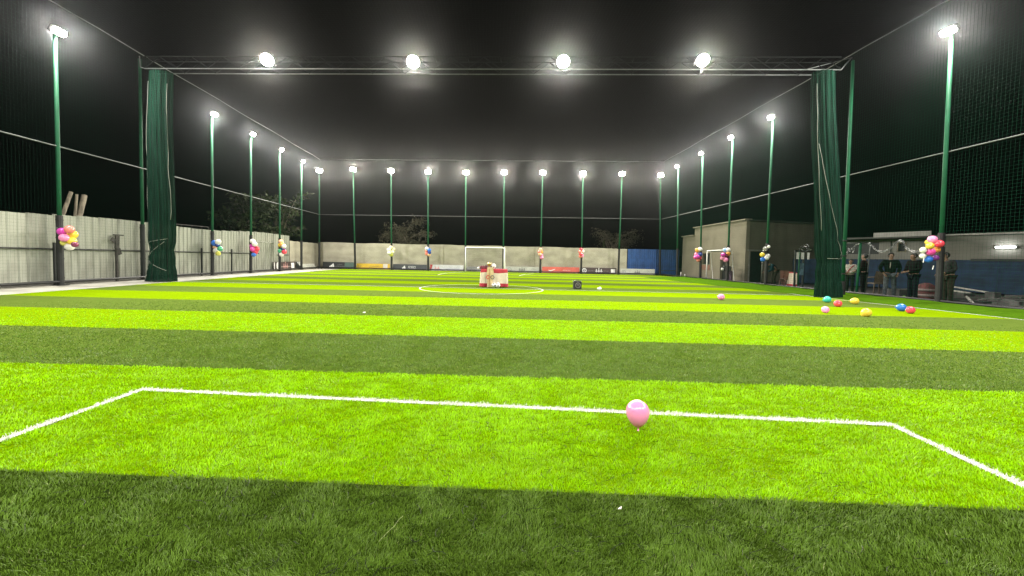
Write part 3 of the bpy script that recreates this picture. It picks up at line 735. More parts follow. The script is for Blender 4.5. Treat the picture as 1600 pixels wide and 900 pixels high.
loose('yellow', 1336, 469.5, 12.5, 'small yellow balloon near the green gate post', (R(85), 0, R(60)))
loose('pink', 1289.5, 483, 12.5, 'pale pink balloon on the light stripe beside the gathered net', (R(60), 0, R(150)))
loose('yellow', 1353.5, 487, 16.5, 'large yellow balloon on the light stripe', (R(40), R(10), R(20)))
loose('blue', 1408.5, 479.5, 14.5, 'blue balloon touching a red one on the turf', (R(95), 0, R(75)))
loose('red', 1422.5, 483.5, 14, 'red balloon touching the blue one on the turf', (R(70), 0, R(-30)))

# ------------------------------------------------------------------ display table on the centre spot
def px2m(n, Y): return n*Y/F
cloth_red = mat('cloth_red', (.34,.02,.035), .8, var=.15, scale=8); cloth_cream = mat('cloth_cream', (.55,.48,.375), .85, var=.06, scale=6)
tp = G(771, 449); TYd = tp.y; wT = px2m(41, TYd); hT = px2m(28.5, TYd); dT = .55
a = onY(750.5, 449, TYd).x; b_ = onY(793, 449, TYd).x
tbl = empty('display_table', V3(((a+b_)/2, TYd+dT/2, 0)), 'table in the centre circle draped with a cream and red cloth', 'table')
MB().bbox((0, 0, hT-.02), (wT-.03, dT-.03, .03), .01).build('tabletop', M['wood'], tbl)
for sx in (-1, 1):
    for sy_ in (-1, 1): MB().tube([(sx*(wT/2-.08), sy_*(dT/2-.08), 0), (sx*(wT/2-.08), sy_*(dT/2-.08), hT-.03)], .018, 6).build('leg', M['black_metal'], tbl)
cb = MB(); per = []
nn = 90
hw, hd = wT/2, dT/2
for i in range(nn):
    t = i/nn*4
    e = int(t); f = t-e
    q = [(-hw+2*hw*f, -hd), (hw, -hd+2*hd*f), (hw-2*hw*f, hd), (-hw, hd-2*hd*f)][e]; per.append((q, [(0,-1),(1,0),(0,1),(-1,0)][e]))
lv = [hT+.004, hT-.02, hT*.86, hT*.80, hT*.5, hT*.22, .215*hT, .03]
ring_v = []
for j, z in enumerate(lv):
    for i, (q, nrm) in enumerate(per):
        k = max(0, (hT-z)/hT); w = k*(.028*math.sin(i*.9)+.018*math.sin(i*2.3+1))+.01*(j > 0)+.02*k
        dz = .03*math.sin(i*.32) if 1 < j < 4 else 0
        ring_v.append((q[0]+nrm[0]*w, q[1]+nrm[1]*w, z+dz*0.6))
fs = []; ms = []
for j in range(len(lv)-1):
    for i in range(nn):
        fs.append((j*nn+i, j*nn+(i+1)%nn, (j+1)*nn+(i+1)%nn, (j+1)*nn+i)); ms.append(1 if j in (0, 1, 2, 6, 5) else 0)
fs.append(tuple(range(nn-1, -1, -1))); ms.append(1)
cb.v = ring_v; cb.f = fs; cb.m = ms
cl_ = cb.build('tablecloth', [cloth_cream, cloth_red], tbl, True)
FY = TYd-.035
def on_front(px, py, dy=0.0): return onY(px, py, FY-dy)
# jersey-like banner hanging in front, with two ringed numerals
q0 = on_front(765.5, 449.5)
bn = empty('banner', V3((q0.x, FY-.03, 0)), 'narrow cream banner with two ringed marks hanging over the table front', 'banner')
wB = px2m(9.5, TYd); mb = MB(); vs = []; rows = 14
for j in range(rows+1):
    z = .02+(hT+.06)*j/rows
    for i in range(7): x = -wB/2+wB*i/6; vs.append((x*(1-.12*math.sin(j*.5)), -.02-.015*math.sin(i*1.6+j*.3)-.02*(1-j/rows), z))
k = len(vs); vs += [(x, y+.008, z) for x, y, z in vs]; fs = []
for j in range(rows):
    for i in range(6): c = j*7+i; fs += [(c, c+1, c+8, c+7), (c+k, c+7+k, c+8+k, c+1+k)]
mb.add(vs, fs).build('cloth', mat('banner_cloth', (.52,.40,.22), .85, var=.12, scale=9), bn, True)
Mf = Matrix.Translation((0, -.05, 0)); 
m1 = MB(); [m1.slab(p, .004, Mf) for p in ring(-.085, hT*.56, .085, .03)]; m1.build('emblem', K['crimson'], bn)
m1 = MB(); [m1.slab(p, .004, Mf) for p in ring(.095, hT*.56, .085, .03)]; m1.build('emblem', K['ink'], bn)
m1 = MB().tube([(-.03,-.055,.02),(-.03,-.05,hT)], .012, 5); m1.build('fold_band', mat('band_brown', (.30,.17,.06), .8), bn)
def football(c, r, label):
    b = MB().ball((0,0,0), r, 16, 10); o = b.build('football', [M['white_paint']], None, True, c)
    pm = MB(); ph = (1+5**.5)/2
    for v in [(s1*0, s2*1, s3*ph) for s1 in (1,) for s2 in (-1, 1) for s3 in (-1, 1)]+[(s2*1, s3*ph, 0) for s2 in (-1, 1) for s3 in (-1, 1)]+[(s3*ph, 0, s2*1) for s2 in (-1, 1) for s3 in (-1, 1)]:
        d = V3(v).normalized(); u = d.cross(V3((.2,.3,.9))).normalized(); w = u.cross(d)
        pm.add([d*r*1.015]+[(d*math.cos(.38)+(u*math.cos(2*math.pi*i/5)+w*math.sin(2*math.pi*i/5))*math.sin(.38))*r*1.006 for i in range(5)], [(0, 1+i, 1+(i+1) % 5) for i in range(5)])
    pm.build('patch', M['black_metal'], o); o.rotation_euler = (.5, .3, .8)
    return tag(o, label, 'football', 'footballs at the display table')
rB = px2m(4.2, TYd)
p = onY(771, 418, TYd+.15); football(V3((p.x, TYd+.17, hT+rB+.004)), rB, 'white football resting on top of the display table')
p = on_front(777.5, 446); football(V3((p.x, FY-.16, .11)), .11, 'white and black football lying at the foot of the display table')
p = on_front(771.8, 447); football(V3((p.x, FY-.08, .10)), .10, 'smaller football partly hidden between the banner and the other ball')
# things lying on the left half of the table
bag_dk = mat('bag_maroon', (.11,.012,.02), .6, var=.3, scale=10)
def pouch(px, py, w, h, m, label, cat='bag'):
    p = onY(px, py, TYd+.12); b = MB(); W = px2m(w, TYd); Hh = px2m(h, TYd)
    b.lathe([(.05*W, 0), (.46*W, .0), (.52*W, .25*Hh), (.46*W, .7*Hh), (.30*W, .93*Hh), (.06*W, Hh)], (0, 0, 0), 12)
    o = b.build('pouch', m, None, True, V3((p.x, TYd+.14, hT+.006))); o.scale.y = .6
    return tag(o, label, cat)
pouch(753.5, 421, 9, 5, bag_dk, 'dark red glove bundle at the left end of the display table')
pouch(759.6, 421, 6, 5.6, bag_dk, 'dark red glove bundle second from the left end of the table')
o = MB().lathe([(.13, 0), (.15, .02), (.11, .06), (.03, .08)], n=12).build('cap', M['white_paint'], None, True, V3((onY(751, 417, TYd+.35).x, TYd+.36, hT+.006))); tag(o, 'white cap on the back left of the display table', 'cap')
o = MB().lathe([(.05, 0), (.055, .01), (.02, .04), (.02, .10), (.085, .16), (.095, .25), (.085, .26)], n=14).build('trophy', mat('trophy_gold', (.62,.44,.18), .3, metal=.9), None, True, V3((onY(764.5, 420, TYd+.1).x, TYd+.13, hT+.006))); tag(o, 'small golden trophy cup between the gloves and the ball', 'trophy')
# loudspeaker box and small white items on the turf
p = G(903, 452); wS = px2m(12.2, p.y); hS = px2m(13, p.y)
sp = empty('speaker_box', p+V3((0, wS*.45, 0)), 'small black loudspeaker box standing on the turf right of the centre circle', 'speaker')
MB().bbox((0, 0, hS/2), (wS, wS*.8, hS), .02).build('cabinet', M['black_metal'], sp)
Mx = Matrix.Translation((0, -wS*.4-.001, 0)); m1 = MB(); [m1.slab(q, .012, Mx) for q in ring(0, hS*.48, wS*.36, .03, 18)]; m1.build('driver_ring', mat('driver_grey', (.16,.15,.14), .5), sp)
m1 = MB().ball((0, -wS*.4, hS*.48), wS*.18, 12, 6, (1, .35, 1)); m1.build('cone', mat('cone_grey', (.07,.065,.06), .5), sp, True)
MB().tube([(-.07, 0, hS), (-.06, 0, hS+.04), (.06, 0, hS+.04), (.07, 0, hS)], .012, 6).build('handle', M['black_metal'], sp)
p = G(936.5, 452); o = MB().bbox((0,0,.035), (.17,.10,.07), .02).bbox((.03,.0,.085), (.07,.06,.03), .01).build('box', M['white_paint'], None, False, p); tag(o, 'small white box on the turf right of the loudspeaker', 'box')
p = G(569, 489); o = MB().bbox((0,0,.012), (.05,.035,.02), .006).build('paper_scrap', M['white_paint'], None, False, p); tag(o, 'tiny white paper scrap on the dark stripe', 'paper')
p = G(968, 806); o = MB().add([(-.010,-.004,.034),(.006,-.007,.038),(.011,.005,.044),(-.005,.008,.032),(-.008,-.003,.036),(.005,-.006,.042)], [(0,1,2,3),(4,5,2,3)]).build('leaf_scrap', K['pale'], None, False, p); tag(o, 'pale torn leaf lying on the dark turf nearest the camera', 'leaf')

# ------------------------------------------------------------------ buildings on the right
def holed(mb, L, H, th, holes, y=0.0):             # a wall with rectangular openings (x0, x1, z0, z1), built from blocks
    xs = sorted({0, L, *[h[0] for h in holes], *[h[1] for h in holes]}); zs = sorted({0, H, *[h[2] for h in holes], *[h[3] for h in holes]})
    for x0, x1 in zip(xs, xs[1:]):
        z_from = None
        for q0, q1 in zip(zs, zs[1:]):
            mx, mz = (x0+x1)/2, (q0+q1)/2
            inside = any(h[0] < mx < h[1] and h[2] < mz < h[3] for h in holes)
            if not inside and z_from is None: z_from = q0
            if inside and z_from is not None: mb.box(((x0+x1)/2, y+th/2, (z_from+q0)/2), (x1-x0, th, q0-z_from)); z_from = None
        if z_from is not None: mb.box(((x0+x1)/2, y+th/2, (z_from+H)/2), (x1-x0, th, H-z_from))
    return mb
FBp = NR.moved(-1.9)
e0, e1, e2 = [z0(FBp(px, 430)) for px in (1065, 1083, 1163)]
hl, hh = FBp(1072, 370).z, (FBp(1083, 357).z+FBp(1163, 345).z)/2
dirf = (e0-e2).normalized(); L1 = (e0-e2).length
# local x runs from the near corner towards the far end, so the pitch side is on local +y after the turn: use far -> near instead
bld = empty('concrete_building', e0, 'grey rendered building with a stepped roofline beyond the right net', 'building', rz=math.atan2(e2.y-e0.y, e2.x-e0.x))
def bx_(px): return (z0(FBp(px, 430))-e0).length
xs_ = bx_(1083)
hz0 = lambda px, py: FBp(px, py).z
holes = [(bx_(1096.5), bx_(1108), hz0(1102, 413), hz0(1102, 396)), (bx_(1124.5), bx_(1133.5), 0, hz0(1129, 395))]
mb = holed(MB(), L1, hl, .25, [(h[0], h[1], h[2], min(h[3], hl-.05)) for h in holes])
mb.box(((xs_+L1)/2, .125, (hl+hh)/2+.001), (L1-xs_, .25, hh-hl)); mb.build('wall', M['render'], bld)
for h in holes:
    MB().box(((h[0]+h[1])/2, .20, (h[2]+h[3])/2), (h[1]-h[0]+.06, .03, h[3]-h[2]+.04)).build('window' if h[2] > .1 else 'door', M['black_metal'], bld)
MB().box(((holes[0][0]+holes[0][1])/2, -.012, holes[0][2]*.78), ((holes[0][1]-holes[0][0])*1.1, .03, holes[0][2]*.36)).build('brick_patch', mat('brick_patch', (.20,.10,.07), .9, var=.35, scale=25), bld)
MB().bbox(((xs_+L1)/2, .1, hh+.05), (L1-xs_+.16, .5, .09), .02).bbox((xs_/2, .1, hl+.04), (xs_+.1, .5, .08), .02).build('roof', M['render'], bld)
e3 = e2+V3((math.cos(.12), math.sin(.12), 0))*6.2
L2 = (e3-e2).length
ann = empty('side_wall_porch', e2+V3((.06, .03, 0)), 'darker rendered wall with a doorway facing the camera, behind the dark cloth table', 'building', rz=.12)
def ax_(px): 
    d = ray(px, 420); n = V3((-math.sin(.12), math.cos(.12), 0)); t = (e2-CAM).dot(n)/d.dot(n); p = CAM+d*t; return (z0(p)-e2).length
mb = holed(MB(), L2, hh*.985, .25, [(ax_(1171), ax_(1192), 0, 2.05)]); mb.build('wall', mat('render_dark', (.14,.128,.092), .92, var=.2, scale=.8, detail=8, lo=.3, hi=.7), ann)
fx0, fx1 = ax_(1168), ax_(1195)
MB().box((fx0, -.03, 1.05), (.09, .08, 2.1)).box(((fx0+fx1)/2, -.03, 2.14), (fx1-fx0+.3, .085, .08)).box((fx1, -.03, 1.05), (.09, .08, 2.1)).build('door_frame', mat('frame_grey', (.26,.25,.22), .7, var=.2), ann)
MB().box(((fx0+fx1)/2, .21, 1.03), (fx1-fx0, .03, 2.06)).build('door', M['black_metal'], ann)
MB().bbox((L2/2, .1, hh*.985+.05), (L2+.1, .6, .09), .02).build('roof', mat('roof_dark', (.05,.05,.045), .9), ann)

WR = Plane(onY(1250, 450, 25.5), onY(1640, 450, 16.2))
ww = lambda pxa, pxb: (z0(WR(pxa, 430)), z0(WR(pxb, 430)))
# plastered wall with the tube light
a, b = z0(WR(1468, 430)), WR.at_y(5.0); hW = WR(1540, 367).z
pw, L = wall(WR, a, b, hW, .25, 'plaster_wall', mat('plaster', (.15,.145,.12), .9, var=.12, scale=.7, bump=.15, bscale=4, detail=8, lo=.3, hi=.7), 'pale plastered wall above the blue hoarding with a lit tube light')
MB().bbox((L/2, .08, hW+.05), (L+.05, .55, .08), .02).build('coping', mat('coping', (.34,.33,.30), .8, var=.2), pw)
WT = WR.moved(-.12) if (WR.moved(-.12).a-CAM).length < (WR.a-CAM).length else WR.moved(.12)
sgn = -1 if (WR.moved(-.12).a-CAM).length < (WR.a-CAM).length else 1
p = WT(1571, 386); rzw = math.atan2(WR.u.y, WR.u.x)
tlamp = empty('tube_light', p, 'short glowing white tube light fixed to the plastered wall', 'light', rz=rzw)
wT_ = .62
MB().bbox((0, .05, 0), (wT_+.06, .05, .10), .01).build('housing', M['white_paint'], tlamp)
MB().tube([(-wT_/2, .0, 0), (wT_/2, .0, 0)], .035, 10).build('tube', mat('tube_glow', (.9,.9,.9), .4, emit=((.95,.98,1), 14)), tlamp, True)
ld = bpy.data.lights.new('tube_glow', 'AREA'); ld.shape = 'RECTANGLE'; ld.size = .6; ld.size_y = .05; ld.energy = 14; ld.color = (.95,.98,1)
lo = bpy.data.objects.new('tube_glow', ld); COL.objects.link(lo); lo.parent = tlamp; lo.location = (0, -.05, 0); lo.rotation_euler = (R(90), 0, 0)
# site office: white wall, dark opening, window, roof and fascia
a, b = ww(1300, 1467); L = (b-a).length
off = empty('site_office', a, 'low white office with a dark opening and flat roof behind the standing people', 'building', rz=rzw)
def ox(px): return (z0(WR(px, 430))-a).length
hO = WR(1400, 374).z
h1 = (ox(1316), ox(1371), WR(1345, 397).z, WR(1345, 379).z); h2 = (ox(1401), ox(1412), WR(1406, 393).z, WR(1406, 380).z)
holed(MB(), L, hO, .2, [h1, h2]).build('wall', mat('office_white', (.19,.185,.16), .8, var=.15, scale=1.2), off)
for h, nm in ((h1, 'opening'), (h2, 'window')): MB().box(((h[0]+h[1])/2, .17, (h[2]+h[3])/2), (h[1]-h[0]+.04, .03, h[3]-h[2]+.04)).build(nm, M['black_metal'], off)
f = MB(); f.box(((h2[0]+h2[1])/2, -.02, h2[3]+.02), (h2[1]-h2[0]+.1, .05, .04)).box(((h2[0]+h2[1])/2, -.02, h2[2]-.02), (h2[1]-h2[0]+.1, .05, .04)).box((h2[0]-.02, -.02, (h2[2]+h2[3])/2), (.04, .05, h2[3]-h2[2])).box((h2[1]+.02, -.02, (h2[2]+h2[3])/2), (.04, .05, h2[3]-h2[2])); f.build('window_frame', M['wood'], off)
pipe = MB().tube([(ox(1390), -.04, .2), (ox(1390), -.04, hO-.1), (ox(1398), -.04, hO-.1)], .02, 6).build('conduit', M['black_metal'], off)
MB().box((L/2-.3, -.25, hO+.07), (L+.8, 1.3, .10)).build('roof', mat('roof_sheet', (.06,.06,.055), .7, var=.2), off)
MB().box(((ox(1373)+ox(1462))/2, -.93, hO+.22), (ox(1462)-ox(1373), .05, .26)).build('fascia', mat('fascia_white', (.30,.29,.27), .6, var=.1), off)
# blue hoarding
HB = WR.moved(sgn*.35)
a, b = z0(HB(1238, 430)), HB.at_y(5.0); L = (b-a).length; hB = HB(1540, 407).z
hoard = empty('blue_hoarding', a, 'low dark blue panel hoarding running along behind the people on the right', 'fence', rz=rzw)
blue_m = mat('hoarding_blue', (.008,.024,.058), .8, var=.35, scale=2.5, rnd=.05, bump=.2, bscale=60)
n = int(L/1.5); pm = MB().bbox((L/n/2, 0, hB/2), (L/n-.004, .04, hB), .003).mesh('panel', blue_m)
for i in range(n): link('panel', pm, hoard, V3((i*L/n, .004*(i % 2), .02)))
clip = MB().box((0, -.0, 0), (.62, .09, .12)).mesh('clip', M['black_metal'])
for px in (1530, 1558, 1590): link('clip', clip, hoard, V3(((z0(HB(px, 430))-a).length, 0, hB+.02)))

# ------------------------------------------------------------------ small goal, tables, chairs, stands outside the right net
OUT = NR.moved(-.75)
p0, p1 = z0(OUT(1103.5, 437)), z0(OUT(1135.5, 441)); hg = OUT(1103.5, 392).z
goal(p0, p1, hg, .5, 'small white goal frame standing outside the right net by the building', net=False, r=.045)
o = MB().tube([z0(NR.moved(-.3)(1189.5, 445)), z0(NR.moved(-.3)(1189.5, 445))+V3((.02,0,1.85))], .035, 8).build('pole', M['galv'], None, True); tag(o, 'thin grey pole beside the bending person, below the blue balloon', 'pole')
for px, hh_ in ((1063.8, .42), (1070, .26)):
    q = z0(NR.moved(-.6)(px, 433)); o = MB().tube([q, q+V3((0,0,hh_))], .035, 8).build('marker_post', M['white_paint'], None, True)
    tag(o, 'short white stub post at the foot of the grey building'+(', taller of two' if hh_ > .3 else ', shorter of two'), 'post', 'white stub posts by the building')
def cloth_table(px0, px1, pyb, pl, h, mats, label, pattern=None, depth=.6):
    a, b = z0(pl(px0, pyb)), z0(pl(px1, pyb)); L = abs(b.x-a.x)
    o = empty('table', V3(((a.x+b.x)/2, a.y, 0)), label, 'table')
    MB().bbox((0, depth/2, h-.02), (L-.02, depth-.02, .03), .008).build('tabletop', M['wood'], o)
    for sx in (-1, 1):
        for y in (.06, depth-.06): MB().tube([(sx*(L/2-.06), y, 0), (sx*(L/2-.06), y, h-.03)], .015, 6).build('leg', M['black_metal'], o)
    mb = MB(); vs = []; ms = []; fs = []; per = []
    n = 48; hw = L/2; hd = depth/2
    for i in range(n):
        t = i/n*4; e = int(t); f = t-e
        per.append(([(-hw+2*hw*f, 0), (hw, 2*hd*f), (hw-2*hw*f, 2*hd), (-hw, 2*hd-2*hd*f)][e], [(0,-1),(1,0),(0,1),(-1,0)][e]))
    lv = [h+.004, h-.03, h*.5, h*.25, .06]
    for z in lv:
        k = (h-z)/h
        for i, (q, nr) in enumerate(per):
            w = .012+k*(.03*math.sin(i*1.3)+.02*math.sin(i*2.9)); vs.append((q[0]+nr[0]*w, q[1]+nr[1]*w, z))
    for j in range(len(lv)-1):
        for i in range(n): fs.append((j*n+i, j*n+(i+1)%n, (j+1)*n+(i+1)%n, (j+1)*n+i)); ms.append(1 if j in (0, 3) else 0)
    fs.append(tuple(range(n-1, -1, -1))); ms.append(1)
    mb.v, mb.f, mb.m = vs, fs, ms; mb.build('cloth', mats, o, True); return o
purple = mat('cloth_plum', (.06,.035,.055), .85, var=.7, scale=14, lo=.42, hi=.58)
ta = cloth_table(1144, 1175, 440.5, NR.moved(-1.2), .72, [purple, purple], 'table under a dark plum patterned cloth by the doorway')
q = ta.location
am = empty('amplifier', q+V3((-.18, .3, .73)), 'black amplifier box on the plum cloth table', 'amplifier')
MB().bbox((0,0,.15), (.5,.3,.3), .02).build('case', M['black_metal'], am)
MB().box((0,-.153,.15), (.4,.012,.2)).build('grille', K['ink'], am)
o = MB().lathe([(.05,0),(.09,.03),(.09,.14),(.04,.18)], n=10).build('jug', M['white_paint'], None, True, q+V3((-.52,.25,.73))); tag(o, 'white jug beside the amplifier at the table end', 'jug')
cloth_table(1245, 1274, 452, NR.moved(-.9), .80, [cloth_cream, cloth_red], 'table with cream and red cloth behind the notice stand')
def chair(p, rz, m, label, sc=1.0):
    o = empty('plastic_chair', p, label, 'chair', 'brown chairs outside the net', rz); o.scale = (sc,)*3
    MB().bbox((0,0,.43), (.46,.44,.04), .03).build('seat', m, o)
    vs = []; fs = []
    for j in range(6):
        for i in range(7):
            x = -.22+.44*i/6; z = .46+.42*j/5; vs.append((x*(1-.12*(j/5)**2), .20+.05*j/5-.05*math.cos(i/6*math.pi*2)*.5, z))
    k = len(vs); vs += [(x, y+.02, z) for x, y, z in vs]
    for j in range(5):
        for i in range(6): c = j*7+i; fs += [(c, c+1, c+8, c+7), (c+k, c+7+k, c+8+k, c+1+k)]
    MB().add(vs, fs).build('backrest', m, o, True)
    for sx in (-1, 1):
        for s2 in (-1, 1): MB().tube([(sx*.20, s2*.19, .42), (sx*.24, s2*.23, 0)], [.025, .018], 6).build('leg', m, o)
        MB().tube([(sx*.23,-.18,.44),(sx*.25,-.16,.64),(sx*.25,.16,.66),(sx*.21,.22,.66)], .018, 6).build('arm', m, o, True)
    return o
ch_m = mat('chair_brown', (.13,.05,.035), .5, var=.2, scale=6)
wick = mat('wicker', (.075,.055,.035), .8, var=.5, scale=40, bump=.5)
chair(z0(NR.moved(-1.0)(1233, 449)), 2.6, ch_m, 'brown plastic chair behind the bending person')
chair(z0(NR.moved(-1.6)(1227, 447)), 2.2, ch_m, 'brown plastic chair farther back, partly hidden behind the bending person')
chair(z0(NR.moved(-1.7)(1369, 462)), 2.9, wick, 'dark wicker chair between the gate post and the person in jeans', 1.15)
# notice stand with three papers
NSp = NR.moved(-.35)
a, b = z0(NSp(1242.5, 452)), z0(NSp(1258, 453)); 
ns = empty('notice_stand', a, 'dark notice stand with three white papers and a poster', 'stand', rz=0.0)
def nx(px): return onY(px, 430, a.y).x-a.x
def nz(py, px=1250): return onY(px, py, a.y).z
MB().tube([(nx(1241.5), 0, 0), (nx(1241.5), 0, nz(391))], .045, 8).tube([(nx(1254.5), .0, 0), (nx(1254.5), .0, nz(391))], .045, 8).tube([(nx(1240), .0, nz(392)), (nx(1266), .0, nz(392))], .03, 8).build('frame', M['black_metal'], ns)
MB().tube([(nx(1246.5), -.05, 0), (nx(1246.5), -.05, nz(393))], .03, 8).build('green_post', M['green_paint'], ns, True)
pap = MB()
for (pa, pb) in ((1241.8, 1246), (1249, 1253.5), (1258.5, 1262)):
    MB().box(((nx(pa)+nx(pb))/2, -.055, (nz(394.5)+nz(405))/2), (nx(pb)-nx(pa), .006, nz(394.5)-nz(405))).build('paper', M['white_paint'], ns)
MB().box(((nx(1248)+nx(1254))/2, -.05, (nz(411)+nz(430))/2), (nx(1254)-nx(1248), .01, nz(411)-nz(430))).build('poster', mat('poster_blue', (.10,.17,.22), .6, var=.5, scale=7), ns)
# gate frame beside the gathered net
GP = NR.moved(-.12)
a = z0(GP(1338, 463)); gt = empty('gate_frame', a, 'green gate frame with a grey bar, between the two people by the net', 'gate')
def gx(px): return onY(px, 430, a.y).x-a.x
def gz(py): return onY(1345, py, a.y).z
MB().tube([(0,0,0), (gx(1342), 0, gz(379.5))], .045, 10).build('post', M['green_paint'], gt, True)
MB().tube([(gx(1353.5), .02, 0), (gx(1358.5), .02, gz(380))], .022, 8).build('post', M['galv'], gt, True)
MB().tube([(gx(1320), .01, gz(380.5)), (gx(1358.5), .01, gz(379.5))], .02, 8).build('top_bar', M['galv'], gt, True)
# tinsel garlands
tin = mat('tinsel', (.75,.75,.76), .35, metal=.4); 
def garland(pts, Y, label, r=.035, n=10):
    P = [onY(px, py, Y) for px, py in pts]; o = empty('tinsel_garland', P[0], label, 'garland', 'silver tinsel garlands on the right net'); mb = MB(); rnd = random.Random(5)
    fine = []
    for i in range(len(P)-1):
        p_, q_, r_, s_ = P[max(i-1,0)], P[i], P[i+1], P[min(i+2, len(P)-1)]
        for k in range(n):
            t = k/n; fine.append(.5*((2*q_)+(r_-p_)*t+(2*p_-5*q_+4*r_-s_)*t*t+(3*q_-p_-3*r_+s_)*t**3))
    fine.append(P[-1]); fine = [f-P[0] for f in fine]
    MB().tube(fine, r*.3, 5).build('core', M['black_metal'], o, True)
    for i in range(len(fine)-1):
        d = (fine[i+1]-fine[i])
        if d.length < 1e-5: continue
        for k in range(5):
            c = fine[i]+d*rnd.random(); u = V3((rnd.gauss(0,1), rnd.gauss(0,1), rnd.gauss(0,1))).normalized(); w = u.cross(d).normalized()
            e = c+u*r*rnd.uniform(.8, 1.9); mb.add([c-w*r*.22, c+w*r*.22, e], [(0,1,2)])
    tag(mb.build('tinsel', tin, o), kind='stuff'); return o
garland([(1357,379.5),(1363,385),(1370,391),(1378,393),(1386,391),(1394,386),(1400,379),(1407,376),(1412,379),(1416,387),(1423,391),(1429,393),(1441,391)], a.y-.15, 'thick silver tinsel garland waving above the person in jeans', .042)
garland([(1200,384),(1204,390),(1214,397),(1222,393),(1230,386),(1234,386),(1238,392),(1243,396),(1249,395)], NR.at_x(z0(NSp(1225,445)).x).y-.2, 'thin silver tinsel garland between the black balloons and the notice stand', .022)
garland([(1249,392),(1250,386),(1258,382),(1263,384),(1264,390),(1256,392),(1252,388),(1259,385),(1262,391),(1268,390)], ns.location.y-.1, 'tangled loop of silver tinsel on top of the notice stand', .022)
garland([(1322,386),(1321,391),(1324,395),(1326,388),(1328,393),(1331,388),(1333,394),(1335,386),(1338,382),(1342,381)], a.y-.1, 'silver tinsel curled round the bar of the gate frame', .026)

# ------------------------------------------------------------------ junk by the blue hoarding
steel = mat('old_sheet', (.34,.33,.29), .6, var=.3, scale=4)
def plank(p, q, w, t, m, label, grp='planks and sheets stacked before the blue hoarding'):
    d = q-p; o = MB().bbox((0,0,0), (d.length, w, t), .008).build('plank', m, None, False, (p+q)/2)
    o.rotation_euler = (0, -math.atan2(d.z, math.hypot(d.x, d.y)), math.atan2(d.y, d.x)); tag(o, label, 'plank', grp); return o
JP = NR.moved(-2.0)
def jp(px, py, off): return NR.moved(-off)(px, py)
plank(jp(1489, 448, 2.4), jp(1546, 457, 2.9), .30, .04, steel, 'long pale sheet lying on top of the junk pile')
plank(jp(1481, 453, 2.2), jp(1517, 458, 2.5), .25, .04, steel, 'short pale plank lying below the long sheet')
plank(jp(1480, 458, 2.0), jp(1513, 462, 2.3), .25, .04, steel, 'short pale plank lowest of the stack')
plank(jp(1510, 463, 1.2), jp(1521, 474, 1.0), .05, .05, steel, 'thin pale stick slanting down in front of the junk')
plank(jp(1530, 470, 1.3), jp(1600, 462, 1.8), .10, .05, M['rust'], 'dark rusty beam slanting up to the right')
plank(jp(1545, 476, 1.0), jp(1610, 480, 1.0), .12, .06, M['rust'], 'dark rusty beam lying along the net foot')
plank(jp(1500, 471, 1.5), jp(1590, 476, 1.6), .22, .10, M['black_metal'], 'dark flat beam under the rusty beams')
jm = MB(); rnd = random.Random(9)
for i in range(46):
    q = NR.moved(-rnd.uniform(1.2, 3.2)).at_y(rnd.uniform(9.5, 14.5), rnd.uniform(.05, .35))
    jm.bbox(q, (rnd.uniform(.2,.9), rnd.uniform(.15,.5), rnd.uniform(.06,.3)), .01)
tag(jm.build('scrap_heap', mat('scrap', (.045,.045,.042), .7, var=.6, scale=3)), 'dark heap of scrap metal and boards before the blue hoarding', 'scrap heap', kind='stuff')
p = z0(NR.moved(-1.4)(1446, 470)); bgx = empty('striped_bag', p, 'red and white striped bag on the ground behind the pole', 'bag')
MB().lathe([(.24,0),(.28,.1),(.27,.4),(.20,.58),(.08,.64)], n=12).build('sack', mat('bag_red', (.07,.018,.018), .8, var=.5, scale=6), bgx, True)
for z in (.14, .34): MB().lathe([(.284,z),(.286,z+.09)], n=12).build('stripe', mat('bag_stripe', (.16,.13,.12), .8) if 'bag_stripe' not in bpy.data.materials else bpy.data.materials['bag_stripe'], bgx, True)
p = NR(1413, 464); o = MB().ball((0,0,0), .055, 12, 8).build('ball', mat('tennis_green', (.30,.52,.16), .8), None, True, NR.moved(-.08)(1413, 464.5)); tag(o, 'small pale green ball resting behind the bottom pipe of the net', 'ball')

# ------------------------------------------------------------------ people outside the right net
def skin_mesh(name, verts, edges, radii, mats, root=0, sub=1, smooth=True):
    me = bpy.data.meshes.new(name); me.from_pydata([tuple(v) for v in verts], edges, []); ob = bpy.data.objects.new('temp', me); COL.objects.link(ob)
    ob.modifiers.new('s', 'SKIN'); sm = ob.modifiers.new('u', 'SUBSURF'); sm.levels = sub; sm.render_levels = sub
    sk = me.skin_vertices[0].data
    for i, r in enumerate(radii): sk[i].radius = r if isinstance(r, tuple) else (r, r); sk[i].use_root = (i == root)
    dg = bpy.context.evaluated_depsgraph_get(); out = bpy.data.meshes.new_from_object(ob.evaluated_get(dg)); out.name = name
    bpy.data.objects.remove(ob); bpy.data.meshes.remove(me); out.materials.clear()
    for m in (mats if isinstance(mats, (list, tuple)) else [mats]): out.materials.append(m)
    out.polygons.foreach_set('use_smooth', [smooth]*len(out.polygons)); return out
skin_m = mat('skin', (.20,.115,.075), .55, sss=.05); hair_m = mat('hair_black', (.010,.009,.009), .5)
eye_m = mat('eye_dark', (.02,.015,.012), .2); shoe_m = mat('shoe_dark', (.03,.028,.027), .6)
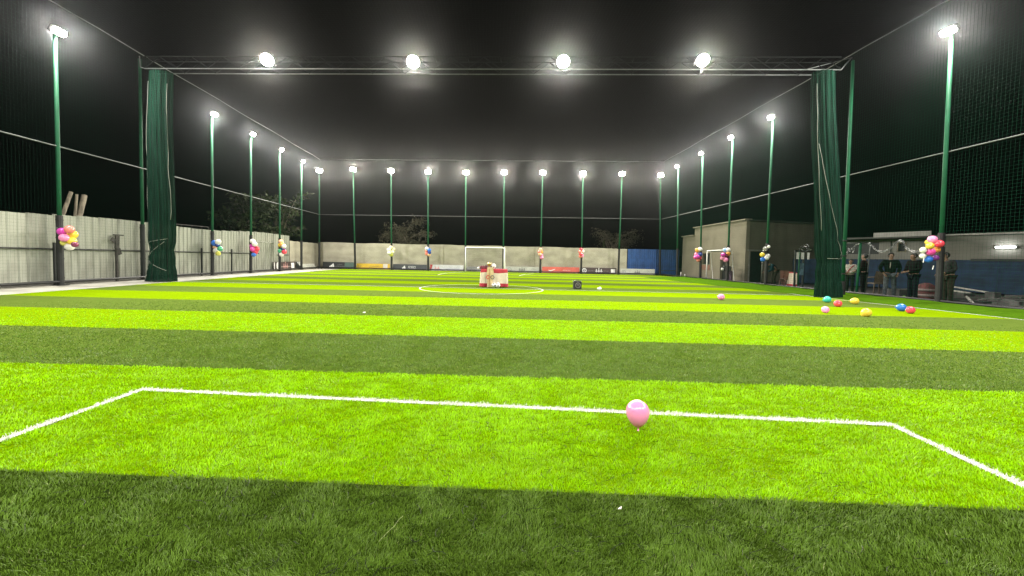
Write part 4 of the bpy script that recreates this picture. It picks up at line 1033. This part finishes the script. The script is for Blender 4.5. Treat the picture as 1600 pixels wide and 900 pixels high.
BASE = dict(pel=(0,0,.93), wai=(0,.01,1.08), che=(0,.0,1.29), nec=(0,.0,1.46), jaw=(0,.035,1.53), hed=(0,.015,1.61), top=(0,.0,1.69),
            shL=(-.185,0,1.40), elL=(-.235,-.03,1.13), wrL=(-.22,.08,.90), shR=(.185,0,1.40), elR=(.235,-.03,1.13), wrR=(.22,.08,.90),
            hiL=(-.09,0,.89), knL=(-.10,.02,.49), anL=(-.11,-.01,.08), toL=(-.13,.15,.035), hiR=(.09,0,.89), knR=(.10,.02,.49), anR=(.11,-.01,.08), toR=(.13,.15,.035))
RAD = dict(pel=(.15,.11), wai=(.135,.10), che=(.165,.11), nec=.052, jaw=.062, hed=(.075,.09), top=.055, shL=.065, elL=.045, wrL=.028, shR=.065, elR=.045, wrR=.028,
           hiL=.085, knL=.058, anL=.04, toL=.035, hiR=.085, knR=.058, anR=.04, toR=.035)
def person(loc, rz, label, pose={}, H=1.70, top_m=None, leg_m=None, sc=1.0, extras=()):
    J = {k: V3(v) for k, v in BASE.items()}; J.update({k: V3(v) for k, v in pose.items()})
    o = empty('person', loc, label, 'person', rz=rz); k = H/1.72; o.scale = (k, k, k)
    # body: one continuous skinned figure with hands
    names = list(J); idx = {n: i for i, n in enumerate(names)}; V = [J[n] for n in names]; RR = [RAD[n] for n in names]
    E = [(idx[a], idx[b]) for a, b in (('pel','wai'),('wai','che'),('che','nec'),('nec','jaw'),('jaw','hed'),('hed','top'),('che','shL'),('shL','elL'),('elL','wrL'),('che','shR'),('shR','elR'),('elR','wrR'),
         ('pel','hiL'),('hiL','knL'),('knL','anL'),('anL','toL'),('pel','hiR'),('hiR','knR'),('knR','anR'),('anR','toR'))]
    fw = (J['jaw']-J['nec']); head_f = V3((J['jaw'].x-J['nec'].x, J['jaw'].y-J['nec'].y, 0)); head_f = head_f.normalized() if head_f.length > 1e-4 else V3((0,1,0))
    hu = (J['top']-J['jaw']).normalized(); hf = (head_f-hu*head_f.dot(hu)).normalized(); hr = hf.cross(hu)
    for s in 'LR':
        w = J['wr'+s]; e = J['el'+s]; d = (w-e).normalized(); side = d.cross(V3((0,1,.3))).normalized(); up_ = side.cross(d)
        pm = len(V); V.append(w+d*.06); RR.append((.036,.018)); E.append((idx['wr'+s], pm))
        kn = len(V); V.append(w+d*.095); RR.append((.036,.015)); E.append((pm, kn))
        for f in range(4):
            a = w+d*.10+side*(-.027+.018*f); l = (.07,.08,.075,.06)[f]; n0 = len(V)
            V += [a, a+d*l*.5+up_*.006, a+d*l*.85+up_*.022]; RR += [.009, .008, .006]; E += [(kn, n0), (n0, n0+1), (n0+1, n0+2)]
        n0 = len(V); V += [w+d*.045+side*-.038, w+d*.08+side*-.055+up_*.012]; RR += [.011, .008]; E += [(pm, n0), (n0, n0+1)]
    n0 = len(V); V += [J['hed']+hf*.100-hu*.012]; RR += [.014]; E += [(idx['hed'], n0)]          # nose
    link('body', skin_mesh('body', V, E, RR, skin_m, idx['pel']), o)
    # hair, eyes, ears
    hb = MB(); c = J['hed']+hu*.035-hf*.022
    for i in range(9):
        for j in range(16): pass
    Mh = Matrix((hr, hf, hu)).transposed().to_4x4(); Mh.translation = c
    cap = MB().ball((0,0,0), 1, 14, 9); vs = []
    for v in cap.v:
        p = V3((v[0]*.096, v[1]*.108, v[2]*.098))
        if p.y > .03 and p.z < .045: p.y = min(p.y, .03)
        vs.append(Mh @ p)
    cap.v = [tuple(v) for v in vs]; cap.build('hair', hair_m, o, True)
    for s in (-1, 1):
        MB().ball(J['hed']+hf*.083+hr*s*.031+hu*.008, .009, 8, 5).build('eye', eye_m, o, True)
        MB().ball(J['hed']+hr*s*.083-hf*.005, .022, 8, 5, (.4,.8,1.2)).build('ear', skin_m, o, True)
    m = MB(); m.tube([J['jaw']+hf*.062+hr*-.02+hu*.012, J['jaw']+hf*.068+hu*.010, J['jaw']+hf*.062+hr*.02+hu*.012], .006, 5); m.build('mouth', mat('lip', (.20,.08,.07), .5) if 'lip' not in bpy.data.materials else bpy.data.materials['lip'], o, True)
    # clothing follows the body
    cn = ['pel','wai','che','shL','elL','wrL','shR','elR','wrR']; ci = {n: i for i, n in enumerate(cn)}
    cv = [J[n] for n in cn]; cv[0] = J['pel']+(J['wai']-J['pel'])*-.05
    for s in 'LR': cv[ci['wr'+s]] = J['wr'+s]+(J['el'+s]-J['wr'+s])*.10
    cr_ = [(.178*sc,.138*sc), (.168*sc,.132*sc), (.185*sc,.135*sc), .088*sc, .066*sc, .048*sc, .088*sc, .066*sc, .048*sc]
    colv = len(cv); cv.append(J['nec']+(J['che']-J['nec'])*.15); cr_.append(.072)
    ce = [(0,1),(1,2),(2,3),(3,4),(4,5),(2,6),(6,7),(7,8),(2,colv)]
    link('jacket', skin_mesh('jacket', cv, ce, cr_, top_m, 0), o)
    tn = ['pel','hiL','knL','anL','hiR','knR','anR']; ti = {n: i for i, n in enumerate(tn)}; tv = [J[n] for n in tn]
    link('trousers', skin_mesh('trousers', tv, [(0,1),(1,2),(2,3),(0,4),(4,5),(5,6)], [(.135,.10), .102, .078, .060, .102, .078, .060], leg_m, 0), o)
    for s in 'LR':
        a, t = J['an'+s], J['to'+s]
        link('shoe', skin_mesh('shoe', [a+V3((0,-.03,-.03)), a.lerp(t, .55)+V3((0,0,-.005)), t+V3((0,.02,.008))], [(0,1),(1,2)], [.052, (.05,.045), (.042,.034)], shoe_m, 0), o)
    for f in extras: f(o, J)
    return o
fab = lambda n, c: mat('fabric_'+n, c, .9, var=.3, scale=14, spec=.1, bump=.5, bscale=9)
F_ = dict(black=fab('black', (0.0033,0.0033,0.0036)), teal=fab('teal', (.006,.030,.040)), white=fab('white', (.38,.36,.32)), olive=fab('olive', (0.0066,0.0116,0.0073)), maroon=fab('maroon', (0.0073,0.0026,0.0033)),
          navy=fab('navy', (0.0040,0.0053,0.0092)), jean=fab('jean', (.075,.085,.095)), dgreen=fab('dgreen', (0.0033,0.0086,0.0059)), grey=fab('grey', (0.0281,0.0281,0.0290)), khaki=fab('khaki', (0.0231,0.0215,0.0149)))
def gp(px, py, off=None):
    return z0(G(px, py))
S_ = lambda o: z0(o)
NP = lambda px, off: z0(NR.moved(-off)(px, 440))
def facing(loc, tx=0, ty=0): return math.atan2(-(tx-loc.x), (ty-loc.y))      # local +y turned towards a point
# bending person
q = NP(1208, .75)
person(q, math.pi*.5, 'person in a dark teal jacket bending forward by the pole with black balloons', dict(pel=(0,-.12,.90), wai=(0,-.02,1.02), che=(0,.17,1.16), nec=(0,.32,1.20), jaw=(0,.39,1.19), hed=(0,.42,1.25), top=(0,.46,1.33),
       shL=(-.18,.22,1.17), elL=(-.22,.28,.90), wrL=(-.14,.48,.78), shR=(.18,.22,1.17), elR=(.22,.28,.90), wrR=(.14,.48,.78), hiL=(-.09,-.11,.86), hiR=(.09,-.11,.86), knL=(-.10,.03,.47), knR=(.10,-.03,.47)), top_m=F_['teal'], leg_m=F_['khaki'], H=1.72)
# person in white with a red strap
def strap(o, J):
    a, b, c = J['shL']+V3((.03,.10,.04)), J['che']+V3((.02,.165,-.09)), J['pel']+V3((.14,.13,.06))
    MB().tube([a, a.lerp(b, .5)+V3((0,.05,0)), b, b.lerp(c, .5)+V3((0,.02,0)), c], .022, 6).build('strap', fab('red', (.20,.02,.03)), o, True)
q = NP(1328, .35); person(q, facing(q, -3, 3), 'person in a white top with a red strap beside the gathered net', dict(wrL=(.02,.26,1.06), elL=(-.23,.03,1.12), wrR=(.14,.27,1.02), elR=(.24,.02,1.12), jaw=(0,.045,1.525)), H=1.50, top_m=F_['white'], leg_m=F_['olive'], extras=(strap,))
q = NP(1349, .55); person(q, facing(q, 4, 30), 'person in a black and maroon jacket standing behind the green gate post', dict(wrL=(-.10,.26,1.02), wrR=(.10,.26,1.02), elL=(-.25,.03,1.12), elR=(.25,.03,1.12)), H=1.72, top_m=F_['maroon'], leg_m=F_['black'], sc=1.05)
def lanyard(o, J):
    MB().tube([J['che']+V3((.05,.15,.08)), J['che']+V3((.055,.165,-.04)), J['wai']+V3((.06,.155,.06))], .016, 5).build('scarf', fab('pale', (.28,.27,.22)), o, True)
q = NP(1390, .45); person(q, facing(q, 4, -6), 'person in an open dark jacket and blue grey jeans, hands in pockets', dict(elL=(-.30,-.06,1.14), wrL=(-.20,.06,.94), elR=(.30,-.06,1.14), wrR=(.20,.06,.94), knL=(-.12,.03,.49), knR=(.12,.02,.49), anL=(-.14,0,.08), anR=(.13,-.01,.08), toL=(-.18,.15,.035), toR=(.17,.15,.035)), H=1.74, top_m=F_['dgreen'], leg_m=F_['jean'], sc=1.08, extras=(lanyard,))
q = NP(1427, .50); person(q, facing(q, -6, 16), 'person in black clothes with a cap looking down at both hands', dict(elL=(-.25,.02,1.14), wrL=(-.05,.28,1.05), elR=(.25,.02,1.14), wrR=(.07,.29,1.03), jaw=(0,.06,1.515), hed=(0,.05,1.60), top=(0,.055,1.69)), H=1.72, top_m=F_['black'], leg_m=F_['navy'], sc=1.06)
def stripes(o, J):
    for dz in (0, .055):
        a = J['shR']+V3((.02,.05,-.02-dz)); b = J['elR']+V3((.03,.06,.10-dz))
        MB().tube([a+V3((-.12,.09,.05)), a+V3((.03,.055,.0)), b], .014, 5).build('stripe', F_['white'], o, True)
q = NP(1482, .45); person(q, facing(q, -8, 17), 'person in a grey top with white stripes on the shoulder behind the balloon pole', dict(che=(0,.05,1.28), nec=(.01,.10,1.44), jaw=(.01,.15,1.50), hed=(.01,.14,1.58), top=(.01,.15,1.665), shL=(-.185,.06,1.39), shR=(.185,.06,1.39), elL=(-.25,.03,1.14), wrL=(-.10,.24,1.02), elR=(.25,.03,1.14), wrR=(.12,.24,1.0)), H=1.74, top_m=F_['grey'], leg_m=F_['khaki'], extras=(stripes,))

# ------------------------------------------------------------------ trees and things beyond the walls
def tree(base, trunk_h, crown_c, crown_r, label, leaf_m, n_leaf, size, seed, bare=False, droop=0.0, twigs=220):
    rnd = random.Random(seed); o = empty('tree', base, label, 'tree'); cc_ = V3(crown_c); cr = V3(crown_r)
    mb = MB(); tips = []
    top = V3((rnd.uniform(-.2,.2), rnd.uniform(-.2,.2), trunk_h))
    mb.tube([V3((0,0,-.05)), top*.35+V3((.06,0,0)), top*.7+V3((-.05,.04,0)), top], [.17,.14,.11,.08], 8)
    for i in range(11):
        a = rnd.uniform(0, 6.28); st = top*rnd.uniform(.45, 1.0)
        e = cc_+V3((math.cos(a)*cr.x*rnd.uniform(.4,.9), math.sin(a)*cr.y*rnd.uniform(.4,.9), cr.z*rnd.uniform(-.6,.8)))
        m = st.lerp(e, .5)+V3((0,0,rnd.uniform(.1,.5))); mb.tube([st, st.lerp(m,.6), m, m.lerp(e,.5)+V3((0,0,.15)), e], [.06,.05,.04,.03,.012], 6)
        tips += [m, m.lerp(e,.4), m.lerp(e,.7), e]
    mb.build('trunk', M['trunk'], o, True)
    tw = MB(); ends = []
    for i in range(twigs):
        s0 = rnd.choice(tips); a = rnd.uniform(0, 6.28); L = rnd.uniform(.5, 1.4)
        e = s0+V3((math.cos(a)*L, math.sin(a)*L*.8, rnd.uniform(-.3,.5)*L-droop*L)); m = s0.lerp(e,.5)+V3((0,0,.12*L))
        tw.tube([s0, m, e], [.012,.008,.004], 3, False); ends += [(s0, m, e)]
    tag(tw.build('twigs', M['twig'] if bare else M['trunk'], o), kind='stuff')
    lf = MB()
    for i in range(n_leaf):
        s0, m, e = rnd.choice(ends); t = rnd.random(); p = s0.lerp(m, t*2) if t < .5 else m.lerp(e, t*2-1)
        p = p+V3((rnd.gauss(0,.12), rnd.gauss(0,.12), rnd.gauss(0,.10)-droop*rnd.random()*.3))
        d = V3((rnd.gauss(0,1), rnd.gauss(0,1), rnd.gauss(-.4,.7)-droop*1.5)).normalized(); w = d.cross(V3((rnd.gauss(0,1), rnd.gauss(0,1), rnd.gauss(0,1)))).normalized(); L = size*rnd.uniform(.6,1.3); ww_ = L*(.20 if bare else .34)
        lf.add([p, p+d*L*.45+w*ww_, p+d*L, p+d*L*.45-w*ww_], [(0,1,2,3)])
    lf.build('crown', leaf_m, o)
    return o
q = z0(NL.moved(2.6)(392, 400)); tree(q, 3.6, (-.1, 0, 3.9), (3.0, 2.0, 1.9), 'leafy dark tree rising behind the white sheet fence', M['leaf'], 2600, .30, 4)
q = z0(NL.moved(1.9)(436, 400)); tree(q, 3.4, (.2, 0, 4.0), (1.3, 1.1, 2.2), 'smaller leafy tree near the far end of the white fence', M['leaf'], 1100, .30, 14)
q = z0(onY(628, 400, CORL.y+4.0)); tree(q, 3.2, (0, 0, 3.6), (3.0, 1.6, 1.7), 'sparse dry feathery tree behind the concrete wall, left of the goal', M['leaf_dry'], 3200, .26, 5, True, .25, 330)
q = z0(onY(955, 400, CORR.y+8.0)); tree(q, 3.4, (.4, 0, 3.6), (3.2, 1.6, 1.7), 'dim thin tree behind the concrete wall near the blue sheeting', M['leaf_dry'], 1500, .22, 6, True, .2, 200)
q = z0(onY(943, 400, CORR.y+2.2)); o = empty('shrub', q, 'small pale pointed shrub just above the concrete wall', 'shrub')
MB().tube([(0,0,0),(.03,0,1.6),(0,0,2.6)], [.03,.025,.01], 6).build('stem', M['trunk'], o)
lf = MB(); rnd = random.Random(2)
for i in range(160):
    z = rnd.uniform(1.9, 3.1); r = .30*(3.2-z)/1.2; a = rnd.uniform(0, 6.28); p = V3((math.cos(a)*r*rnd.random(), math.sin(a)*r*rnd.random(), z)); d = V3((math.cos(a)*.5, math.sin(a)*.5, .8)).normalized(); w = d.cross(V3((0,0,1))).normalized()
    lf.add([p, p+d*.08+w*.03, p+d*.2, p+d*.08-w*.03], [(0,1,2,3)])
lf.build('crown', M['leaf'], o)
FW = NL.moved(1.6)
for (x0, y0, x1, y1, r, s) in ((99, 352, 111, 300, .07, 'thin leaning wooden post, closest to the green pole'), (117, 352, 120, 304, .05, 'thin upright wooden post in the middle of three'), (124, 352, 132, 305, .10, 'thick leaning wooden post, farthest from the green pole')):
    a, b = FW(x0, y0), FW(x1, y1); a = a+(a-b)*3.2; d_ = (b-a)
    a.z = max(a.z, -.1)
    o = MB().tube([a-a, (b-a)*.5+V3((.02,0,0)), b-a], [r, r*.95, r*.85], 8).build('wooden_post', M['wood'], None, True, a); tag(o, s+' behind the fence', 'post', 'wooden posts behind the white fence')
a, b = FW(262, 349), FW(326, 355); o = empty('railing', z0(a), 'old brown metal railing showing above the fence beside the net column', 'railing')
rl = MB().tube([V3((0,0,a.z)), V3((b.x-a.x, b.y-a.y, b.z))], .025, 6); rl.build('rail', M['rust'], o)
MB().tube([V3((0,0,a.z-.35)), V3((b.x-a.x, b.y-a.y, b.z-.35))], .02, 6).build('rail', M['rust'], o)
for t in (0, .3, .55, .8, 1): MB().tube([V3(((b.x-a.x)*t, (b.y-a.y)*t, 0)), V3(((b.x-a.x)*t, (b.y-a.y)*t, a.z+(b.z-a.z)*t))], .022, 6).build('post', M['rust'], o)

# ------------------------------------------------------------------ grass blades near the camera
N = 860000
rs = np.random.RandomState(3)
d0, d1, ex = 1.15, 14.0, -.75
u = rs.rand(N); e_ = ex+1; dist = (d0**e_+u*(d1**e_-d0**e_))**(1/e_)
th = (rs.rand(N)*2-1)*R(58); wide = rs.rand(N) < .17
th = np.where(wide, np.sign(th)*(R(58)+R(36)*(1-np.sqrt(rs.rand(N)))), th)+math.atan2(43, 620)*0
X = np.sin(th)*dist; Y = np.cos(th)*dist
# stripe number under every blade
kk = np.arange(-3, 30); gcoef = np.array([.104-.0022*max(0, min(k, 14)) for k in kk]); off_ = np.array([STR*k+.075-.03*math.exp(-max(k,0)/1.5) for k in kk])
band = np.zeros(N, int)-4
for i, k in enumerate(kk): band = np.where(Y >= off_[i]-gcoef[i]*X+rs.randn(N)*.004, k, band)
light = (band % 2) == 1
white = np.zeros(N, bool)
for a, b in zip(BOX, BOX[1:]):
    ab = np.array([b.x-a.x, b.y-a.y]); L2_ = (ab**2).sum(); t = np.clip(((X-a.x)*ab[0]+(Y-a.y)*ab[1])/L2_, 0, 1)
    dd = np.hypot(X-(a.x+t*ab[0]), Y-(a.y+t*ab[1])); white |= dd < BOXW/2+rs.randn(N)*.007
rightm = np.array([TR.at_y(y).x for y in (0, 10)]); leftm = np.array([TL.at_y(y).x for y in (0, 10)])
fade = rs.rand(N) > np.clip((dist-5.5)/8.5, 0, 1)
keep = fade & (X < rightm[0]+(rightm[1]-rightm[0])*Y/10) & (X > leftm[0]+(leftm[1]-leftm[0])*Y/10)
X, Y, dist, light, white = X[keep], Y[keep], dist[keep], light[keep], white[keep]; N = len(X)
def vnoise(x, y, s, seed):
    r2 = np.random.RandomState(seed).rand(256, 256); x = x*s+1000; y = y*s+1000; xi = np.floor(x).astype(int); yi = np.floor(y).astype(int); fx = x-xi; fy = y-yi; fx = fx*fx*(3-2*fx); fy = fy*fy*(3-2*fy)
    g = lambda i, j: r2[i % 256, j % 256]
    return (g(xi,yi)*(1-fx)+g(xi+1,yi)*fx)*(1-fy)+(g(xi,yi+1)*(1-fx)+g(xi+1,yi+1)*fx)*fy
patch = vnoise(X, Y, 2.2, 1)*.5+vnoise(X, Y, 6.5, 2)*.5
swirl = (vnoise(X, Y, 1.3, 5)*.4+vnoise(X, Y, 5.0, 6)*.6-.5)*9.0
pit = vnoise(X, Y*1.6, 11.0, 8)*.6+vnoise(X, Y, 27.0, 9)*.4
streak_ = vnoise(X*.7, Y*3.0, 3.0, 11)*.5+vnoise(X*.8, Y*2.5, 9.0, 12)*.5
h = (.013+.012*rs.rand(N))*(.72+.4*patch)*np.clip(.35+1.5*pit, .3, 1.25)*np.clip(1.25-dist/18, .5, 1)
wdt = .0011*np.maximum(1, dist/1.7)*(.7+.6*rs.rand(N))
az = rs.rand(N)*2*np.pi; lean = .35+.75*rs.rand(N)
dx = np.cos(az)*.75+np.cos(swirl)*.45; dy = np.sin(az)*.75+np.sin(swirl)*.45
dx *= h*lean; dy *= h*lean
wa = rs.rand(N)*np.pi; wx = np.cos(wa)*wdt; wy = np.sin(wa)*wdt
P = np.zeros((N, 5, 3), np.float32)
P[:,0] = np.stack([X-wx, Y-wy, np.full(N, -.002)], 1); P[:,1] = np.stack([X+wx, Y+wy, np.full(N, -.002)], 1)
P[:,2] = np.stack([X+dx*.4+wx*.8, Y+dy*.4+wy*.8, h*.62], 1); P[:,3] = np.stack([X+dx*.4-wx*.8, Y+dy*.4-wy*.8, h*.62], 1)
P[:,4] = np.stack([X+dx, Y+dy, h*.92], 1)
me = bpy.data.meshes.new('turf_grass'); me.vertices.add(N*5); me.vertices.foreach_set('co', P.ravel())
me.loops.add(N*7); me.polygons.add(N*2)
ba_ = np.arange(N)[:, None]*5
me.loops.foreach_set('vertex_index', np.concatenate([ba_+np.array([0,1,2,3]), ba_+np.array([3,2,4])], 1).astype(np.int32).ravel())
ls = (np.arange(N)[:, None]*7+np.array([0, 4])).astype(np.int32).ravel(); me.polygons.foreach_set('loop_start', ls)
straw = rs.rand(N) < .012
mi = np.where(white, 2, np.where(straw, 3, np.where(light, 1, 0))).astype(np.int32)
me.polygons.foreach_set('material_index', np.repeat(mi, 2))
at = me.attributes.new('tint', 'FLOAT', 'FACE'); tint = (.62+.6*rs.rand(N)+.25*(patch-.5)+.22*(streak_-.5)+.45*(pit-.5)).astype(np.float32); at.data.foreach_set('value', np.repeat(tint, 2))
for m in BL: me.materials.append(m)
me.update(calc_edges=True)
tag(link('turf_grass', me), 'short green artificial grass blades of the light and dark turf stripes', 'grass', kind='stuff')
fb = MB(); rnd = random.Random(12)
for i in range(420):
    d = rnd.uniform(1.5, 2.9); a = rnd.uniform(-52, 56); p = V3((math.sin(R(a))*d, math.cos(R(a))*d, .022+rnd.random()*.01)); an = rnd.uniform(0, 6.28); L = rnd.uniform(.02, .07); cu = rnd.uniform(-1.2, 1.2); pts = [p]
    for k in range(4): pts.append(pts[-1]+V3((math.cos(an)*L/3, math.sin(an)*L/3, rnd.uniform(-.003,.006)))); an += cu*.5
    fb.tube(pts, .0010, 3, False)
tag(fb.build('loose_fibres', BL[3]), 'loose pale turf fibres scattered on the dark stripe', 'fibres', kind='stuff')
q = G(600, 826, .03); o = MB().tube([G(592, 846, .034), G(604, 833, .036), G(616, 822, .036), G(623, 812, .038), G(630, 806, .042)], .0009, 4).build('turf_thread', mat('thread_pale', (.22,.25,.10), .7), None, True)
tag(o, 'long pale curved turf thread lying on the dark stripe', 'thread')

# ------------------------------------------------------------------ haze
hz = MB().box((0, 15, 6.2), (190, 170, 14.6)).build('haze', [])
hm_ = bpy.data.materials.new('haze'); hm_.use_nodes = True; hn = hm_.node_tree.nodes; hn.remove(hn['Principled BSDF'])
pv = hn.new('ShaderNodeVolumePrincipled'); pv.inputs['Color'].default_value = (.82,.84,.84,1); pv.inputs['Density'].default_value = HAZE_DENSITY; pv.inputs['Anisotropy'].default_value = HAZE_G
hm_.node_tree.links.new(pv.outputs[0], hn['Material Output'].inputs['Volume'])
hz.data.materials.append(hm_); tag(hz, kind='stuff')
